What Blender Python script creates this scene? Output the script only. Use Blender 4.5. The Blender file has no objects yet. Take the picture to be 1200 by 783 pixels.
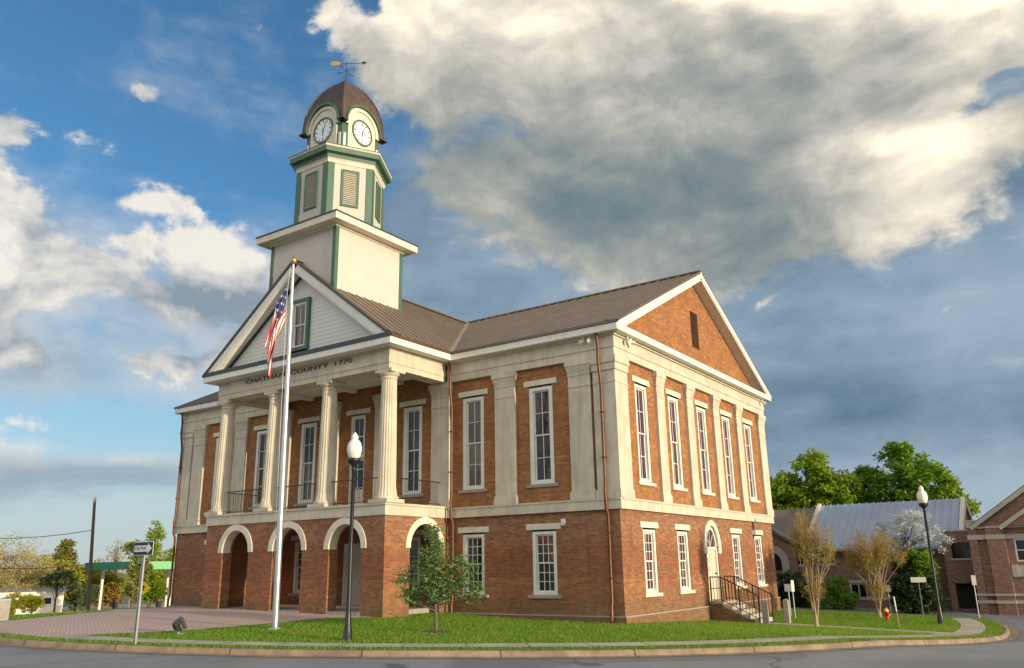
import bpy, bmesh, math, random
import numpy as np
from mathutils import Vector, Matrix
R = math.radians
PI = math.pi
SC = bpy.context.scene
COL = SC.collection
random.seed(7)
RNG = np.random.default_rng(11)

# ------------------------------------------------------------------ camera
cam_d = bpy.data.cameras.new('camera')
cam = bpy.data.objects.new('camera', cam_d)
COL.objects.link(cam)
SC.camera = cam
cam_d.sensor_width = 36.0
cam_d.lens = 28.59
cam_d.clip_end = 6000
_a, _b, _c = R(34.541), R(15.890), R(-0.922)
fw = Vector((-math.sin(_a) * math.cos(_b), math.cos(_a) * math.cos(_b), math.sin(_b)))
rt = Vector((math.cos(_a), math.sin(_a), 0))
up = rt.cross(fw)
r2 = rt * math.cos(_c) + up * math.sin(_c)
u2 = -rt * math.sin(_c) + up * math.cos(_c)
M = Matrix((r2, u2, -fw)).transposed().to_4x4()
M.translation = Vector((12.349, -23.897, 1.656))
cam.matrix_world = M

# ------------------------------------------------------------------ sun, sky, exposure
SUN_EL = 7.8
SUN_DIR = Vector((math.cos(R(SUN_EL)), -0.04, math.sin(R(SUN_EL)))).normalized()
sun_d = bpy.data.lights.new('sun', 'SUN')
sun = bpy.data.objects.new('sun', sun_d)
COL.objects.link(sun)
sun_d.energy = 4.8
sun_d.angle = R(0.55)
sun_d.color = (1.0, 0.84, 0.57)
sun.rotation_euler = SUN_DIR.to_track_quat('Z', 'Y').to_euler()
SC.view_settings.view_transform = 'Standard'
SC.view_settings.look = 'None'
SC.view_settings.exposure = 0.06
SC.view_settings.gamma = 1.0
SC.view_settings.use_curve_mapping = False

# ---- a tiny expression layer over shader nodes
class X:
    def __init__(s, nt, sock): s.nt = nt; s.s = sock
    def _m(s, op, b=None, c=None, clamp=False):
        n = s.nt.nodes.new('ShaderNodeMath'); n.operation = op; n.use_clamp = clamp
        s.nt.links.new(s.s, n.inputs[0])
        for i, v in ((1, b), (2, c)):
            if v is None: continue
            if isinstance(v, X): s.nt.links.new(v.s, n.inputs[i])
            else: n.inputs[i].default_value = v
        return X(s.nt, n.outputs[0])
    def __add__(s, o): return s._m('ADD', o)
    __radd__ = __add__
    def __mul__(s, o): return s._m('MULTIPLY', o)
    __rmul__ = __mul__
    def __sub__(s, o): return s._m('SUBTRACT', o)
    def __rsub__(s, o): return s._m('MULTIPLY', -1.0)._m('ADD', o)
    def __truediv__(s, o): return s._m('DIVIDE', o)
    def clamp(s): return s._m('ADD', 0.0, clamp=True)
    def exp(s): return s._m('EXPONENT')
    def pow(s, p): return s._m('POWER', p)
    def max(s, o): return s._m('MAXIMUM', o)
    def min(s, o): return s._m('MINIMUM', o)
    def ss(s, a, b):
        n = s.nt.nodes.new('ShaderNodeMapRange'); n.interpolation_type = 'SMOOTHSTEP'
        s.nt.links.new(s.s, n.inputs[0])
        n.inputs[1].default_value = a; n.inputs[2].default_value = b
        n.inputs[3].default_value = 0; n.inputs[4].default_value = 1
        return X(s.nt, n.outputs[0])
def xmix(nt, f, a, b):
    n = nt.nodes.new('ShaderNodeMix'); n.data_type = 'RGBA'
    for i, v in ((0, f), (6, a), (7, b)):
        if isinstance(v, X): nt.links.new(v.s, n.inputs[i])
        elif i == 0: n.inputs[0].default_value = v
        else: n.inputs[i].default_value = (*v, 1)
    return X(nt, n.outputs[2])
def xnoise(nt, vec, scale, detail=4, rough=0.55, dist=0.0, lac=2.0):
    n = nt.nodes.new('ShaderNodeTexNoise')
    nt.links.new(vec, n.inputs['Vector'])
    n.inputs['Scale'].default_value = scale; n.inputs['Detail'].default_value = detail
    n.inputs['Roughness'].default_value = rough; n.inputs['Distortion'].default_value = dist
    n.inputs['Lacunarity'].default_value = lac
    return X(nt, n.outputs['Fac'])
def xvmap(nt, vec, scale=(1, 1, 1), loc=(0, 0, 0), rot=(0, 0, 0)):
    n = nt.nodes.new('ShaderNodeMapping')
    nt.links.new(vec, n.inputs['Vector'])
    n.inputs['Scale'].default_value = scale; n.inputs['Location'].default_value = loc
    n.inputs['Rotation'].default_value = rot
    return n.outputs['Vector']

world = bpy.data.worlds.new('World')
SC.world = world
world.use_nodes = True
def build_world():
    nt = world.node_tree
    nt.nodes.clear()
    out = nt.nodes.new('ShaderNodeOutputWorld')
    bg = nt.nodes.new('ShaderNodeBackground')
    nt.links.new(bg.outputs[0], out.inputs[0])
    BG = 0.1
    bg.inputs['Strength'].default_value = BG
    sky = nt.nodes.new('ShaderNodeTexSky')
    sky.sky_type = 'NISHITA'; sky.sun_disc = False
    sky.sun_elevation = R(SUN_EL)
    sky.sun_rotation = math.atan2(SUN_DIR.x, SUN_DIR.y)
    sky.air_density = 1.0; sky.dust_density = 0.6; sky.ozone_density = 2.0
    tc = nt.nodes.new('ShaderNodeTexCoord')
    dirv = tc.outputs['Generated']
    sep = nt.nodes.new('ShaderNodeSeparateXYZ'); nt.links.new(dirv, sep.inputs[0])
    x, y, z = (X(nt, sep.outputs[i]) for i in range(3))
    # compass bearing (degrees, 0 = the courthouse front diagonal) and elevation
    A = x._m('ARCTAN2', y) * (180 / PI) + 34.5
    E = z._m('ARCSINE') * (180 / PI)
    cv = nt.nodes.new('ShaderNodeCombineXYZ')
    nt.links.new(A.s, cv.inputs[0]); nt.links.new(E.s, cv.inputs[1])
    def vm(op, a_, b_):
        n = nt.nodes.new('ShaderNodeVectorMath'); n.operation = op
        nt.links.new(a_, n.inputs[0])
        if isinstance(b_, tuple): n.inputs[1].default_value = b_
        else: nt.links.new(b_, n.inputs[1])
        return n.outputs['Value'] if op == 'DOT_PRODUCT' else n.outputs['Vector']
    def blobs(l):
        """sum of soft round clouds (bearing, elevation, half-widths, weight)"""
        t = None
        for a0, e0, sa, se, w in l:
            v = vm('MULTIPLY', vm('SUBTRACT', cv.outputs[0], (a0, e0, 0)), (1 / sa, 1 / se, 0))
            q = X(nt, vm('DOT_PRODUCT', v, v))
            n = nt.nodes.new('ShaderNodeMath'); n.operation = 'POWER'; n.inputs[0].default_value = math.exp(-1)
            nt.links.new(q.s, n.inputs[1])
            g = X(nt, n.outputs[0])
            t = g * w if t is None else g._m('MULTIPLY_ADD', w, t)
        return t
    def blob(*a_): return blobs([a_ if len(a_) == 5 else (*a_, 1.0)])
    def fbm(scale, det, rough, loc=(0, 0, 0), zs=1.5, dist=0.0):
        return xnoise(nt, xvmap(nt, dirv, (1, 1, zs), loc), scale, det, rough, dist)
    wn = nt.nodes.new('ShaderNodeTexNoise'); nt.links.new(dirv, wn.inputs['Vector'])
    wn.inputs['Scale'].default_value = 6.0; wn.inputs['Detail'].default_value = 2
    warp = vm('ADD', dirv, vm('MULTIPLY', vm('SUBTRACT', wn.outputs['Color'], (.5, .5, .5)), (.09, .09, .06)))
    def fbw(scale, det, rough, loc, zs): return xnoise(nt, xvmap(nt, warp, (1, 1, zs), loc), scale, det, rough)
    L = 0.010
    n_big = fbw(5.0, 7, 0.56, (1.3, .2, .7), 1.7)
    n_big2 = fbw(5.0, 5, 0.56, (1.3 - L * 2.0, .2 + L, .7 - L * 2.2), 1.7)
    n_fine = fbw(14.0, 6, 0.6, (4.1, 2.2, .3), 1.5)
    n_soft = fbm(2.6, 3, 0.5, (7.7, 1.0, 3.1), 2.2)
    n_str = fbm(4.0, 4, 0.55, (2.2, 5.0, 9.0), 6.0)
    relief = (n_big - n_big2) * 5.0 + (n_fine - .5) * .35
    # --- clear sky
    col = X(nt, sky.outputs[0])
    g = nt.nodes.new('ShaderNodeMix'); g.data_type = 'RGBA'; g.blend_type = 'MULTIPLY'
    g.inputs[0].default_value = 1.0
    nt.links.new(col.s, g.inputs[6]); g.inputs[7].default_value = (*SKYMUL, 1)
    col = X(nt, g.outputs[2])
    def S(c): return tuple(v / BG for v in c)
    # pale haze low down
    hz = (E * -1.0).ss(-17, 1)
    col = xmix(nt, hz * 0.88, col, S((.53, .585, .63)))
    # thin high wisps in the blue
    wisp = (n_str * 0.35 + n_soft * .3 + n_fine * 0.35).ss(.46, .68) * E.ss(4, 14) * 0.34
    col = xmix(nt, wisp, col, S((.62, .66, .70)))
    # --- slate-blue rain deck to the right
    deck = (blobs([(8, 20, 20, 12, 1.3), (26, 13, 20, 12, 1.5), (-2, 22, 9, 9, .7), (40, 20, 24, 22, 1.2), (100, 25, 60, 40, .8)]) + (n_big - .5) * 1.2 + (n_soft - .5) * 0.9).ss(.30, .85)
    dtone = ((n_soft - .5) * 1.5 + (n_str - .5) * 0.7 + (n_big - .5) * .5 + relief * 0.22 + (n_fine - .5) * .5 + 0.57 + blob(-1, 23, 9, 6, .16) + blob(2, 19, 6, 4, -.10) + blob(24, 9, 16, 3.5, -.10) + blob(26, 4, 14, 2.6, .6) + blob(30, 15, 6, 3, .25)).clamp()
    dcol = xmix(nt, dtone, S((.10, .175, .255)), S((.33, .43, .53)))
    col = xmix(nt, deck * (blob(28, 2.5, 18, 2.0, -.35) + 1.0) * .95, col, dcol)
    # --- cumulus on the left
    veil = (blobs([(-34, 18, 8, 7, 1.0), (-19, 17.5, 9, 4.0, 1.15), (-30, 12, 12, 2.5, .8), (-16, 24, 8, 4, .35)]) + (n_big - .5) * 1.8 + (n_soft - .5) * .8).ss(.35, 1.05)
    vt = (relief * .4 + (n_big - .5) * 1.2 + .5 + blobs([(-18, 17, 8, 2.2, -.35), (-20, 21, 5, 1.2, .25)])).clamp()
    col = xmix(nt, veil * .78, col, xmix(nt, vt, S((.32, .39, .455)), S((.72, .73, .72))))
    edge = (n_big - .5) * 3.2 + (n_fine - .5) * 2.4 + .05
    cum_l = [(-35.8, 26.0, 3.2, 1.4, 1.15), (-27.0, 29.8, 1.2, .75, 1.15), (-35.6, 21.2, 4.6, 2.2, 1.45), (-28.6, 18.6, 3.0, 1.1, 1.2), (-33.0, 17.6, 4.2, 1.7, 1.25), (-26.5, 20.6, 1.6, .6, .8),
             (-37, 15, 6.5, 2.4, 1.25), (-21.6, 20.2, 3.4, 1.5, 1.3), (-19.5, 17.6, 4.4, 2.2, 1.0), (-13.5, 16.5, 4, 3.0, .6), (-31.5, 12.6, 6, 1.4, 1.05), (-23.5, 13.2, 3.0, .9, .85), (-24.5, 17.0, 3.0, 1.0, 1.0), (-26, 23.2, 4, .6, .55), (-60, 22, 18, 12, 1.2),
             (-12.5, 35.5, 3.2, 2.4, .7)]
    cdens = blobs(cum_l) + edge
    cov = cdens.ss(.52, .95)
    cshade = (relief * .75 + (n_big - .5) * .9 + (n_fine - .5) * 1.3 + 0.66 + blobs([(-36, 14.2, 9, 1.8, -.5), (-36, 18.9, 5, .8, -.3), (-18, 17.0, 8, 2.0, -.85), (-20, 14, 8, 1.6, -.5), (-34, 21.5, 5, 2.6, .12), (-20.5, 21.3, 4, 1.2, .5), (-32, 17.8, 5, 1, -.2)])).clamp()
    ccol = xmix(nt, cshade, S((.25, .315, .385)), S((.88, .83, .75)))
    col = xmix(nt, cov * .96, col, ccol)
    # --- low bands at left
    band = (blobs([(-29, 6.2, 16, 1.3, 1.3), (-40, 5.2, 14, 1.6, .9)]) + (n_str - .5) * 2.2 + (n_big - .5) * 2.4).ss(.40, 1.25)
    btone = ((E - 6.3) * .45 + .34 + relief * .4 + (n_str - .5) * 1.2).clamp()
    col = xmix(nt, band * .8, col, xmix(nt, btone, S((.30, .37, .46)), S((.82, .79, .73))))
    # --- the big sunlit cloud, upper middle to right
    big_l = [(-4, 39, 10, 5.2, 1.25), (2, 33.5, 9, 3.6, .9), (-8.5, 34, 4.5, 4, .65), (14, 38, 13, 8, 1.5), (14, 27, 9, 5.5, 1.15), (22, 27, 9, 4.5, 1.25), (25, 22, 6.0, 3.0, 1.1), (30, 38, 12, 8.0, 1.6), (29, 30.5, 6, 3.4, .8),
             (33, 24.5, 3, 2.2, .6), (30, 21.5, 2.5, 1.4, .35), (34.6, 27.8, 2.6, .8, -.8), (32.6, 26.6, 1.3, .6, -.5), (14, 20.5, 6, 2.6, .65), (7, 24.5, 6, 4, .55), (0, 27, 7, 2.6, .5), (-5, 27.5, 4.5, 4.5, .50), (3, 22, 8, 2.5, .30), (9, 19, 8, 2.5, .35), (-.5, 41.5, 2, 1.6, -1.2), (-11.3, 37.5, 1.7, 1.3, -.9), (60, 36, 22, 14, 1.3), (10, 60, 40, 14, .9)]
    bdens = blobs(big_l) + (n_big - .5) * 2.0 + (n_fine - .5) * 1.3
    bcov = bdens.ss(.42, .80)
    bt = (relief * 0.20 + (n_soft - .5) * .75 + (n_big - .5) * .5 + (n_fine - .5) * .34 + .55 + blobs([(13, 24.5, 10, 3.2, -.32), (6, 25, 9, 2.6, -.20), (15, 31, 9, 3.0, -.13), (17, 20.5, 7, 2.2, -.22), (-7, 38.5, 7, 4, .26), (3, 36.5, 6, 3, .16), (31, 39, 12, 4.5, .60), (28, 21.5, 5, 2, .16), (37, 36, 7, 4, .45), (29.5, 25.2, 4.5, 2.0, .45), (17, 38, 4, 2.0, .30), (24, 24.5, 8, 3.2, .26), (4, 32, 8, 3, .10),
                                                                (30, 21, 5, 2, .2), (24, 20.5, 5, 1.5, .08), (60, 38, 20, 12, .3), (0, 29, 8, 2.5, -.12)])).clamp()
    r = nt.nodes.new('ShaderNodeValToRGB')
    nt.links.new(bt.s, r.inputs[0])
    el = r.color_ramp.elements
    el[0].position = 0.0; el[0].color = (*S((.125, .195, .235)), 1)
    el[1].position = 1.0; el[1].color = (*S((1.35, 1.16, .86)), 1)
    for p, c in ((.26, (.22, .27, .28)), (.48, (.38, .39, .36)), (.68, (.62, .59, .51)), (.84, (.90, .82, .68))):
        e = el.new(p); e.color = (*S(c), 1)
    col = xmix(nt, bcov * .98, col, X(nt, r.outputs[0]))
    # out-of-view bright cloud bank added behind the camera to fill the shade
    fill_bank = (blobs([(150, 30, 62, 24, 1.5), (-110, 26, 34, 18, 1.2), (110, 45, 34, 20, .9), (-150, 40, 40, 26, 1.2)]) + (n_big - .5) * 1.6).ss(.35, .9)
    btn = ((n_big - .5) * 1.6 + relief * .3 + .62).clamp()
    col = xmix(nt, fill_bank, col, xmix(nt, btn, S((.62, .63, .64)), S((1.75, 1.66, 1.50))))
    # below the horizon
    col = xmix(nt, (E * -1.0).ss(0.2, 2.0), col, S((.10, .11, .10)))
    nt.links.new(col.s, bg.inputs['Color'])
SKYMUL = (0.92, 1.50, 1.86)
build_world()
world.cycles.sampling_method = 'MANUAL'
world.cycles.sample_map_resolution = 384

# ================================================================== helpers
ORIGIN = {}
def tag(o, label=None, cat=None, group=None, kind=None):
    if label: o['label'] = label
    if cat: o['category'] = cat
    if group: o['group'] = group
    if kind: o['kind'] = kind
    return o
def thing(name, loc, label, cat, group=None, rz=0.0):
    o = bpy.data.objects.new(name, None)
    COL.objects.link(o)
    o.empty_display_size = 0.3
    o.location = loc
    o.rotation_euler = (0, 0, rz)
    ORIGIN[o.name] = Vector(loc) if rz == 0 else Vector((0, 0, 0))
    return tag(o, label, cat, group)
def link_mesh(name, me, mats, parent):
    o = bpy.data.objects.new(name, me)
    COL.objects.link(o)
    for m in (mats if isinstance(mats, (list, tuple)) else [mats]):
        me.materials.append(m)
    if parent is not None:
        o.parent = parent
        ORIGIN[o.name] = ORIGIN.get(parent.name, Vector((0, 0, 0)))
    else:
        ORIGIN[o.name] = Vector((0, 0, 0))
    return o
def copy_tree(o, parent=None):
    c = o.copy(); COL.objects.link(c)
    c.parent = parent
    ORIGIN[c.name] = ORIGIN.get(o.name, Vector((0, 0, 0)))
    for ch in list(o.children):
        copy_tree(ch, c)
    return c

class MB:
    """collects faces, then becomes ONE mesh object"""
    def __init__(s): s.v = []; s.f = []; s.mi = []; s.sm = []
    def add(s, vs, fs, mi=0, smooth=False):
        k = len(s.v)
        s.v += [tuple(p) for p in vs]
        for f in fs:
            s.f.append([i + k for i in f]); s.mi.append(mi); s.sm.append(smooth)
        return s
    def quad(s, a, b, c, d, mi=0): return s.add([a, b, c, d], [(0, 1, 2, 3)], mi)
    def poly(s, pts, mi=0): return s.add(pts, [tuple(range(len(pts)))], mi)
    def box(s, x0, x1, y0, y1, z0, z1, mi=0):
        vs = [(x, y, z) for z in (z0, z1) for y in (y0, y1) for x in (x0, x1)]
        return s.add(vs, [(0, 2, 3, 1), (4, 5, 7, 6), (0, 1, 5, 4), (2, 6, 7, 3), (0, 4, 6, 2), (1, 3, 7, 5)], mi)
    def obox(s, p0, p1, side, upv, w0, w1, h0, h1, mi=0):
        p0, p1, sd, uv = Vector(p0), Vector(p1), Vector(side), Vector(upv)
        vs = [p + sd * w + uv * h for p in (p0, p1) for h in (h0, h1) for w in (w0, w1)]
        return s.add(vs, [(0, 1, 3, 2), (4, 6, 7, 5), (0, 4, 5, 1), (2, 3, 7, 6), (0, 2, 6, 4), (1, 5, 7, 3)], mi)
    def prism(s, pts, vec, mi=0):
        n = len(pts); vec = Vector(vec)
        vs = [Vector(p) for p in pts] + [Vector(p) + vec for p in pts]
        fs = [tuple(range(n)), tuple(range(2 * n - 1, n - 1, -1))]
        for i in range(n):
            j = (i + 1) % n
            fs.append((i, j, j + n, i + n))
        return s.add(vs, fs, mi)
    def ring_prism(s, outer, inner, vec, mi=0, closed=False):
        """a band between two matching outlines, extruded along vec"""
        n = len(outer); vec = Vector(vec)
        A = [Vector(p) for p in outer]; B = [Vector(p) for p in inner]
        vs = A + B + [p + vec for p in A] + [p + vec for p in B]
        fs = []
        for i in range(n if closed else n - 1):
            j = (i + 1) % n
            fs += [(i, j, n + j, n + i), (2 * n + i, 3 * n + i, 3 * n + j, 2 * n + j), (i, 2 * n + i, 2 * n + j, j), (n + i, n + j, 3 * n + j, 3 * n + i)]
        if not closed:
            fs += [(0, n, 3 * n, 2 * n), (n - 1, 3 * n - 1, 4 * n - 1, 2 * n - 1)]
        return s.add(vs, fs, mi)
    def tube(s, pts, rad, n=8, mi=0, cap=True, smooth=True):
        pts = [Vector(p) for p in pts]
        if not isinstance(rad, (list, tuple)): rad = [rad] * len(pts)
        vs = []; prev = None
        for i, p in enumerate(pts):
            t = (pts[min(i + 1, len(pts) - 1)] - pts[max(i - 1, 0)]).normalized()
            if prev is None:
                ref = Vector((0, 0, 1)) if abs(t.z) < .9 else Vector((1, 0, 0))
                a = t.cross(ref).normalized()
            else:
                a = (prev - t * prev.dot(t)).normalized()
            prev = a
            b = t.cross(a)
            for k in range(n):
                w = 2 * PI * k / n
                vs.append(p + (a * math.cos(w) + b * math.sin(w)) * rad[i])
        fs = []
        for i in range(len(pts) - 1):
            for k in range(n):
                k2 = (k + 1) % n
                fs.append((i * n + k, i * n + k2, (i + 1) * n + k2, (i + 1) * n + k))
        s.add(vs, fs, mi, smooth)
        if cap:
            m = len(pts) - 1
            s.add(vs[:n], [tuple(range(n - 1, -1, -1))], mi)
            s.add(vs[m * n:], [tuple(range(n))], mi)
        return s
    def lathe(s, prof, c=(0, 0), n=24, mi=0, flute=None, smooth=True):
        """prof: (radius, z) list; flute(k, i) scales radius"""
        vs = []
        for i, (r, z) in enumerate(prof):
            for k in range(n):
                w = 2 * PI * k / n
                rr = r * (flute(k, i) if flute else 1)
                vs.append((c[0] + rr * math.cos(w), c[1] + rr * math.sin(w), z))
        fs = []
        for i in range(len(prof) - 1):
            for k in range(n):
                k2 = (k + 1) % n
                fs.append((i * n + k, i * n + k2, (i + 1) * n + k2, (i + 1) * n + k))
        s.add(vs, fs, mi, smooth)
        s.add(vs[:n], [tuple(range(n - 1, -1, -1))], mi)
        s.add(vs[-n:], [tuple(range(n))], mi)
        return s
    def build(s, name, mats, parent=None, bevel=0.0, recalc=True):
        o0 = ORIGIN.get(parent.name, Vector((0, 0, 0))) if parent is not None else Vector((0, 0, 0))
        me = bpy.data.meshes.new(name)
        me.from_pydata([(p[0] - o0.x, p[1] - o0.y, p[2] - o0.z) for p in s.v], [], s.f)
        me.polygons.foreach_set('material_index', s.mi)
        me.polygons.foreach_set('use_smooth', s.sm)
        if recalc:
            bm = bmesh.new(); bm.from_mesh(me)
            bmesh.ops.recalc_face_normals(bm, faces=bm.faces)
            bm.to_mesh(me); bm.free()
        me.update()
        o = link_mesh(name, me, mats, parent)
        if bevel > 0:
            b = o.modifiers.new('bevel', 'BEVEL'); b.width = bevel; b.segments = 2; b.limit_method = 'ANGLE'; b.angle_limit = R(50)
        return o

def fast_mesh(name, V, Q, mats, parent=None, mi=None):
    """numpy quads / triangles to a mesh"""
    V = np.asarray(V, dtype=np.float32); Q = np.asarray(Q, dtype=np.int32)
    o0 = ORIGIN.get(parent.name, Vector((0, 0, 0))) if parent is not None else Vector((0, 0, 0))
    V = V - np.array(o0, dtype=np.float32)
    me = bpy.data.meshes.new(name)
    me.vertices.add(len(V)); me.vertices.foreach_set('co', V.ravel())
    k = Q.shape[1]
    me.loops.add(Q.size); me.loops.foreach_set('vertex_index', Q.ravel())
    me.polygons.add(len(Q))
    me.polygons.foreach_set('loop_start', np.arange(0, Q.size, k, dtype=np.int32))
    me.polygons.foreach_set('loop_total', np.full(len(Q), k, dtype=np.int32))
    if mi is not None: me.polygons.foreach_set('material_index', np.asarray(mi, dtype=np.int32))
    me.update(calc_edges=True)
    return link_mesh(name, me, mats, parent)

# ================================================================== materials
def new_mat(name):
    m = bpy.data.materials.new(name); m.use_nodes = True
    nt = m.node_tree; nt.nodes.clear()
    out = nt.nodes.new('ShaderNodeOutputMaterial')
    p = nt.nodes.new('ShaderNodeBsdfPrincipled')
    nt.links.new(p.outputs[0], out.inputs[0])
    return m, nt, p, out
def obj_vec(nt): return nt.nodes.new('ShaderNodeTexCoord').outputs['Object']
def geo_pos(nt): return nt.nodes.new('ShaderNodeNewGeometry').outputs['Position']
def bump(nt, p, h, strength=0.3, dist=0.01):
    b = nt.nodes.new('ShaderNodeBump'); b.inputs['Strength'].default_value = strength; b.inputs['Distance'].default_value = dist
    nt.links.new(h.s, b.inputs['Height']); nt.links.new(b.outputs[0], p.inputs['Normal'])
def mat(name, c, rough=.7, c2=None, ns=3.0, amt=.5, metal=0.0, bm=0.0, bs=40.0, spec=.5, stretch=(1, 1, 1), streak=0.0):
    m, nt, p, _ = new_mat(name)
    v = geo_pos(nt)
    if c2 is None: c2 = tuple(k * .8 for k in c)
    n = xnoise(nt, xvmap(nt, v, stretch), ns, 5, .6)
    f = n.ss(.5 - amt * .5, .5 + amt * .5)
    if streak:
        st = xnoise(nt, xvmap(nt, v, (7, 7, .5)), 1.0, 4, .6).ss(.45, .75) * streak
        f = (f + st).clamp()
    col = xmix(nt, f, c, c2)
    nt.links.new(col.s, p.inputs['Base Color'])
    p.inputs['Roughness'].default_value = rough; p.inputs['Metallic'].default_value = metal
    p.inputs['Specular IOR Level'].default_value = spec
    if bm: bump(nt, p, xnoise(nt, v, bs, 4, .6), bm, .01)
    return m
def brick_mat(name, c1, c2, mortar, zoned=False, w=.205, hgt=.074):
    m, nt, p, _ = new_mat(name)
    pos = geo_pos(nt)
    sp = nt.nodes.new('ShaderNodeSeparateXYZ'); nt.links.new(pos, sp.inputs[0])
    X_, Y_, Z_ = (X(nt, sp.outputs[i]) for i in range(3))
    cb = nt.nodes.new('ShaderNodeCombineXYZ')
    nt.links.new((X_ + Y_).s, cb.inputs[0]); nt.links.new(Z_.s, cb.inputs[1])
    b = nt.nodes.new('ShaderNodeTexBrick')
    nt.links.new(cb.outputs[0], b.inputs['Vector'])
    b.inputs['Scale'].default_value = 1.0; b.inputs['Brick Width'].default_value = w; b.inputs['Row Height'].default_value = hgt
    b.inputs['Mortar Size'].default_value = .007; b.inputs['Mortar Smooth'].default_value = .2; b.inputs['Bias'].default_value = 0.0
    big = xnoise(nt, xvmap(nt, pos, (1, 1, 1.6)), .9, 5, .6)
    fine = xnoise(nt, pos, 7, 4, .7)
    row = xnoise(nt, xvmap(nt, pos, (.25, .25, 6)), 1.3, 3, .5)
    f1 = (big * .75 + fine * .35 + row * .40 - .26).ss(.3, .68)
    ca = xmix(nt, f1, c1, c2)
    cbk = xmix(nt, f1, tuple(k * .50 for k in c1), tuple(k * .72 for k in c2))
    if zoned:
        # a band of newer, redder courses; washed-out brick above; damp and algae low down
        zw = Z_ + (big - .5) * .9
        red = zw.ss(1.15, 1.3) * (1.0 - zw.ss(2.0, 2.5))
        pale = zw.ss(2.2, 3.0) * .45
        low = (1.0 - zw.ss(.1, .9)) * .55
        ca = xmix(nt, red * .55, ca, (.27, .075, .042)); cbk = xmix(nt, red * .5, cbk, (.15, .045, .03))
        ca = xmix(nt, pale, ca, (.30, .19, .15)); ca = xmix(nt, low, ca, (.15, .10, .06)); cbk = xmix(nt, low, cbk, (.10, .07, .045))
    nt.links.new(ca.s, b.inputs['Color1']); nt.links.new(cbk.s, b.inputs['Color2'])
    mm = xmix(nt, big, mortar, tuple(k * .7 for k in mortar))
    nt.links.new(mm.s, b.inputs['Mortar'])
    # soot and rain streaks, and lime bloom in irregular patches
    stn = xnoise(nt, xvmap(nt, pos, (2.2, 2.2, .30)), 1.0, 5, .65)
    blm = xnoise(nt, xvmap(nt, pos, (1, 1, 1.2)), 1.7, 6, .7)
    bc = xmix(nt, stn.ss(.56, .76) * .45, X(nt, b.outputs['Color']), tuple(k * .35 for k in c2))
    bc = xmix(nt, blm.ss(.60, .74) * .30, bc, (.42, .31, .22))
    nt.links.new(bc.s, p.inputs['Base Color'])
    p.inputs['Roughness'].default_value = .88; p.inputs['Specular IOR Level'].default_value = .25
    hgt_ = X(nt, b.outputs['Fac']) * -1.0 + fine * .5
    bump(nt, p, hgt_, .5, .008)
    return m
def glass_mat(name, c=(.02, .022, .025), rough=.06, wav=.02, ramp=False):
    m, nt, p, _ = new_mat(name)
    v = geo_pos(nt)
    n = xnoise(nt, v, 1.3, 3, .6)
    col = xmix(nt, n.ss(.35, .65), c, tuple(k * .45 for k in c))
    if ramp:
        # a red reflection painted into the upper right of the pane, dark room below
        sp = nt.nodes.new('ShaderNodeSeparateXYZ'); nt.links.new(v, sp.inputs[0])
        k = (X(nt, sp.outputs[2]) * .9 + X(nt, sp.outputs[0]) * 1.2 + n * .6).ss(-1.35, -1.15)
        col = xmix(nt, k, (.018, .018, .018), col)
    nt.links.new(col.s, p.inputs['Base Color'])
    p.inputs['Roughness'].default_value = rough
    p.inputs['IOR'].default_value = 1.5
    bump(nt, p, xnoise(nt, v, 2.2, 2, .5), .25, wav)
    return m
def leaf_mat(name, ca, cb, trans=.35, rough=.6):
    m, nt, p, out = new_mat(name)
    g = nt.nodes.new('ShaderNodeNewGeometry')
    rnd = X(nt, g.outputs['Random Per Island'])
    n = xnoise(nt, g.outputs['Position'], .9, 3, .6)
    col = xmix(nt, (rnd * .7 + n * .6 - .15).clamp(), ca, cb)
    nt.links.new(col.s, p.inputs['Base Color']); p.inputs['Roughness'].default_value = rough; p.inputs['Specular IOR Level'].default_value = .3
    t = nt.nodes.new('ShaderNodeBsdfTranslucent')
    c2 = xmix(nt, .35, col, (.25, .30, .02)); nt.links.new(c2.s, t.inputs[0])
    mx = nt.nodes.new('ShaderNodeMixShader'); mx.inputs[0].default_value = trans
    nt.links.new(p.outputs[0], mx.inputs[1]); nt.links.new(t.outputs[0], mx.inputs[2]); nt.links.new(mx.outputs[0], out.inputs[0])
    return m

MT = {}
MT['brick'] = brick_mat('courthouse brick', (.43, .185, .085), (.27, .102, .050), (.32, .20, .115), True)
MT['brick_hi'] = brick_mat('upper brick', (.47, .205, .076), (.31, .118, .050), (.38, .21, .105))
MT['brick_far'] = brick_mat('library brick', (.36, .195, .135), (.27, .15, .11), (.33, .25, .19))
MT['stucco'] = mat('painted stucco', (.64, .58, .47), .8, (.47, .41, .32), 1.5, .7, bm=.25, bs=45, streak=.6)
MT['trim'] = mat('cream trim', (.74, .68, .56), .6, (.60, .54, .43), 1.6, .8, bm=.12, bs=50, streak=.45)
MT['tower'] = mat('tower stucco', (.56, .515, .465), .7, (.49, .45, .405), 1.2, .9, bm=.1, bs=50, streak=.35)
MT['white'] = mat('white paint', (.80, .77, .70), .5, (.66, .635, .57), 2.0, .8, streak=.4)
MT['siding_w'] = mat('white siding', (.72, .70, .64), .6, (.64, .63, .58), 2.0, .8, streak=.3)
MT['stone'] = mat('sill stone', (.36, .32, .29), .85, (.26, .23, .21), 5, .8, bm=.2)
MT['green'] = mat('green trim', (.060, .135, .085), .5, (.045, .105, .07), 3, .8, streak=.3)
MT['roof'] = mat('bronze metal roof', (.215, .152, .105), .45, (.16, .115, .083), .9, .6, metal=.3, streak=.6, spec=.4)
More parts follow.
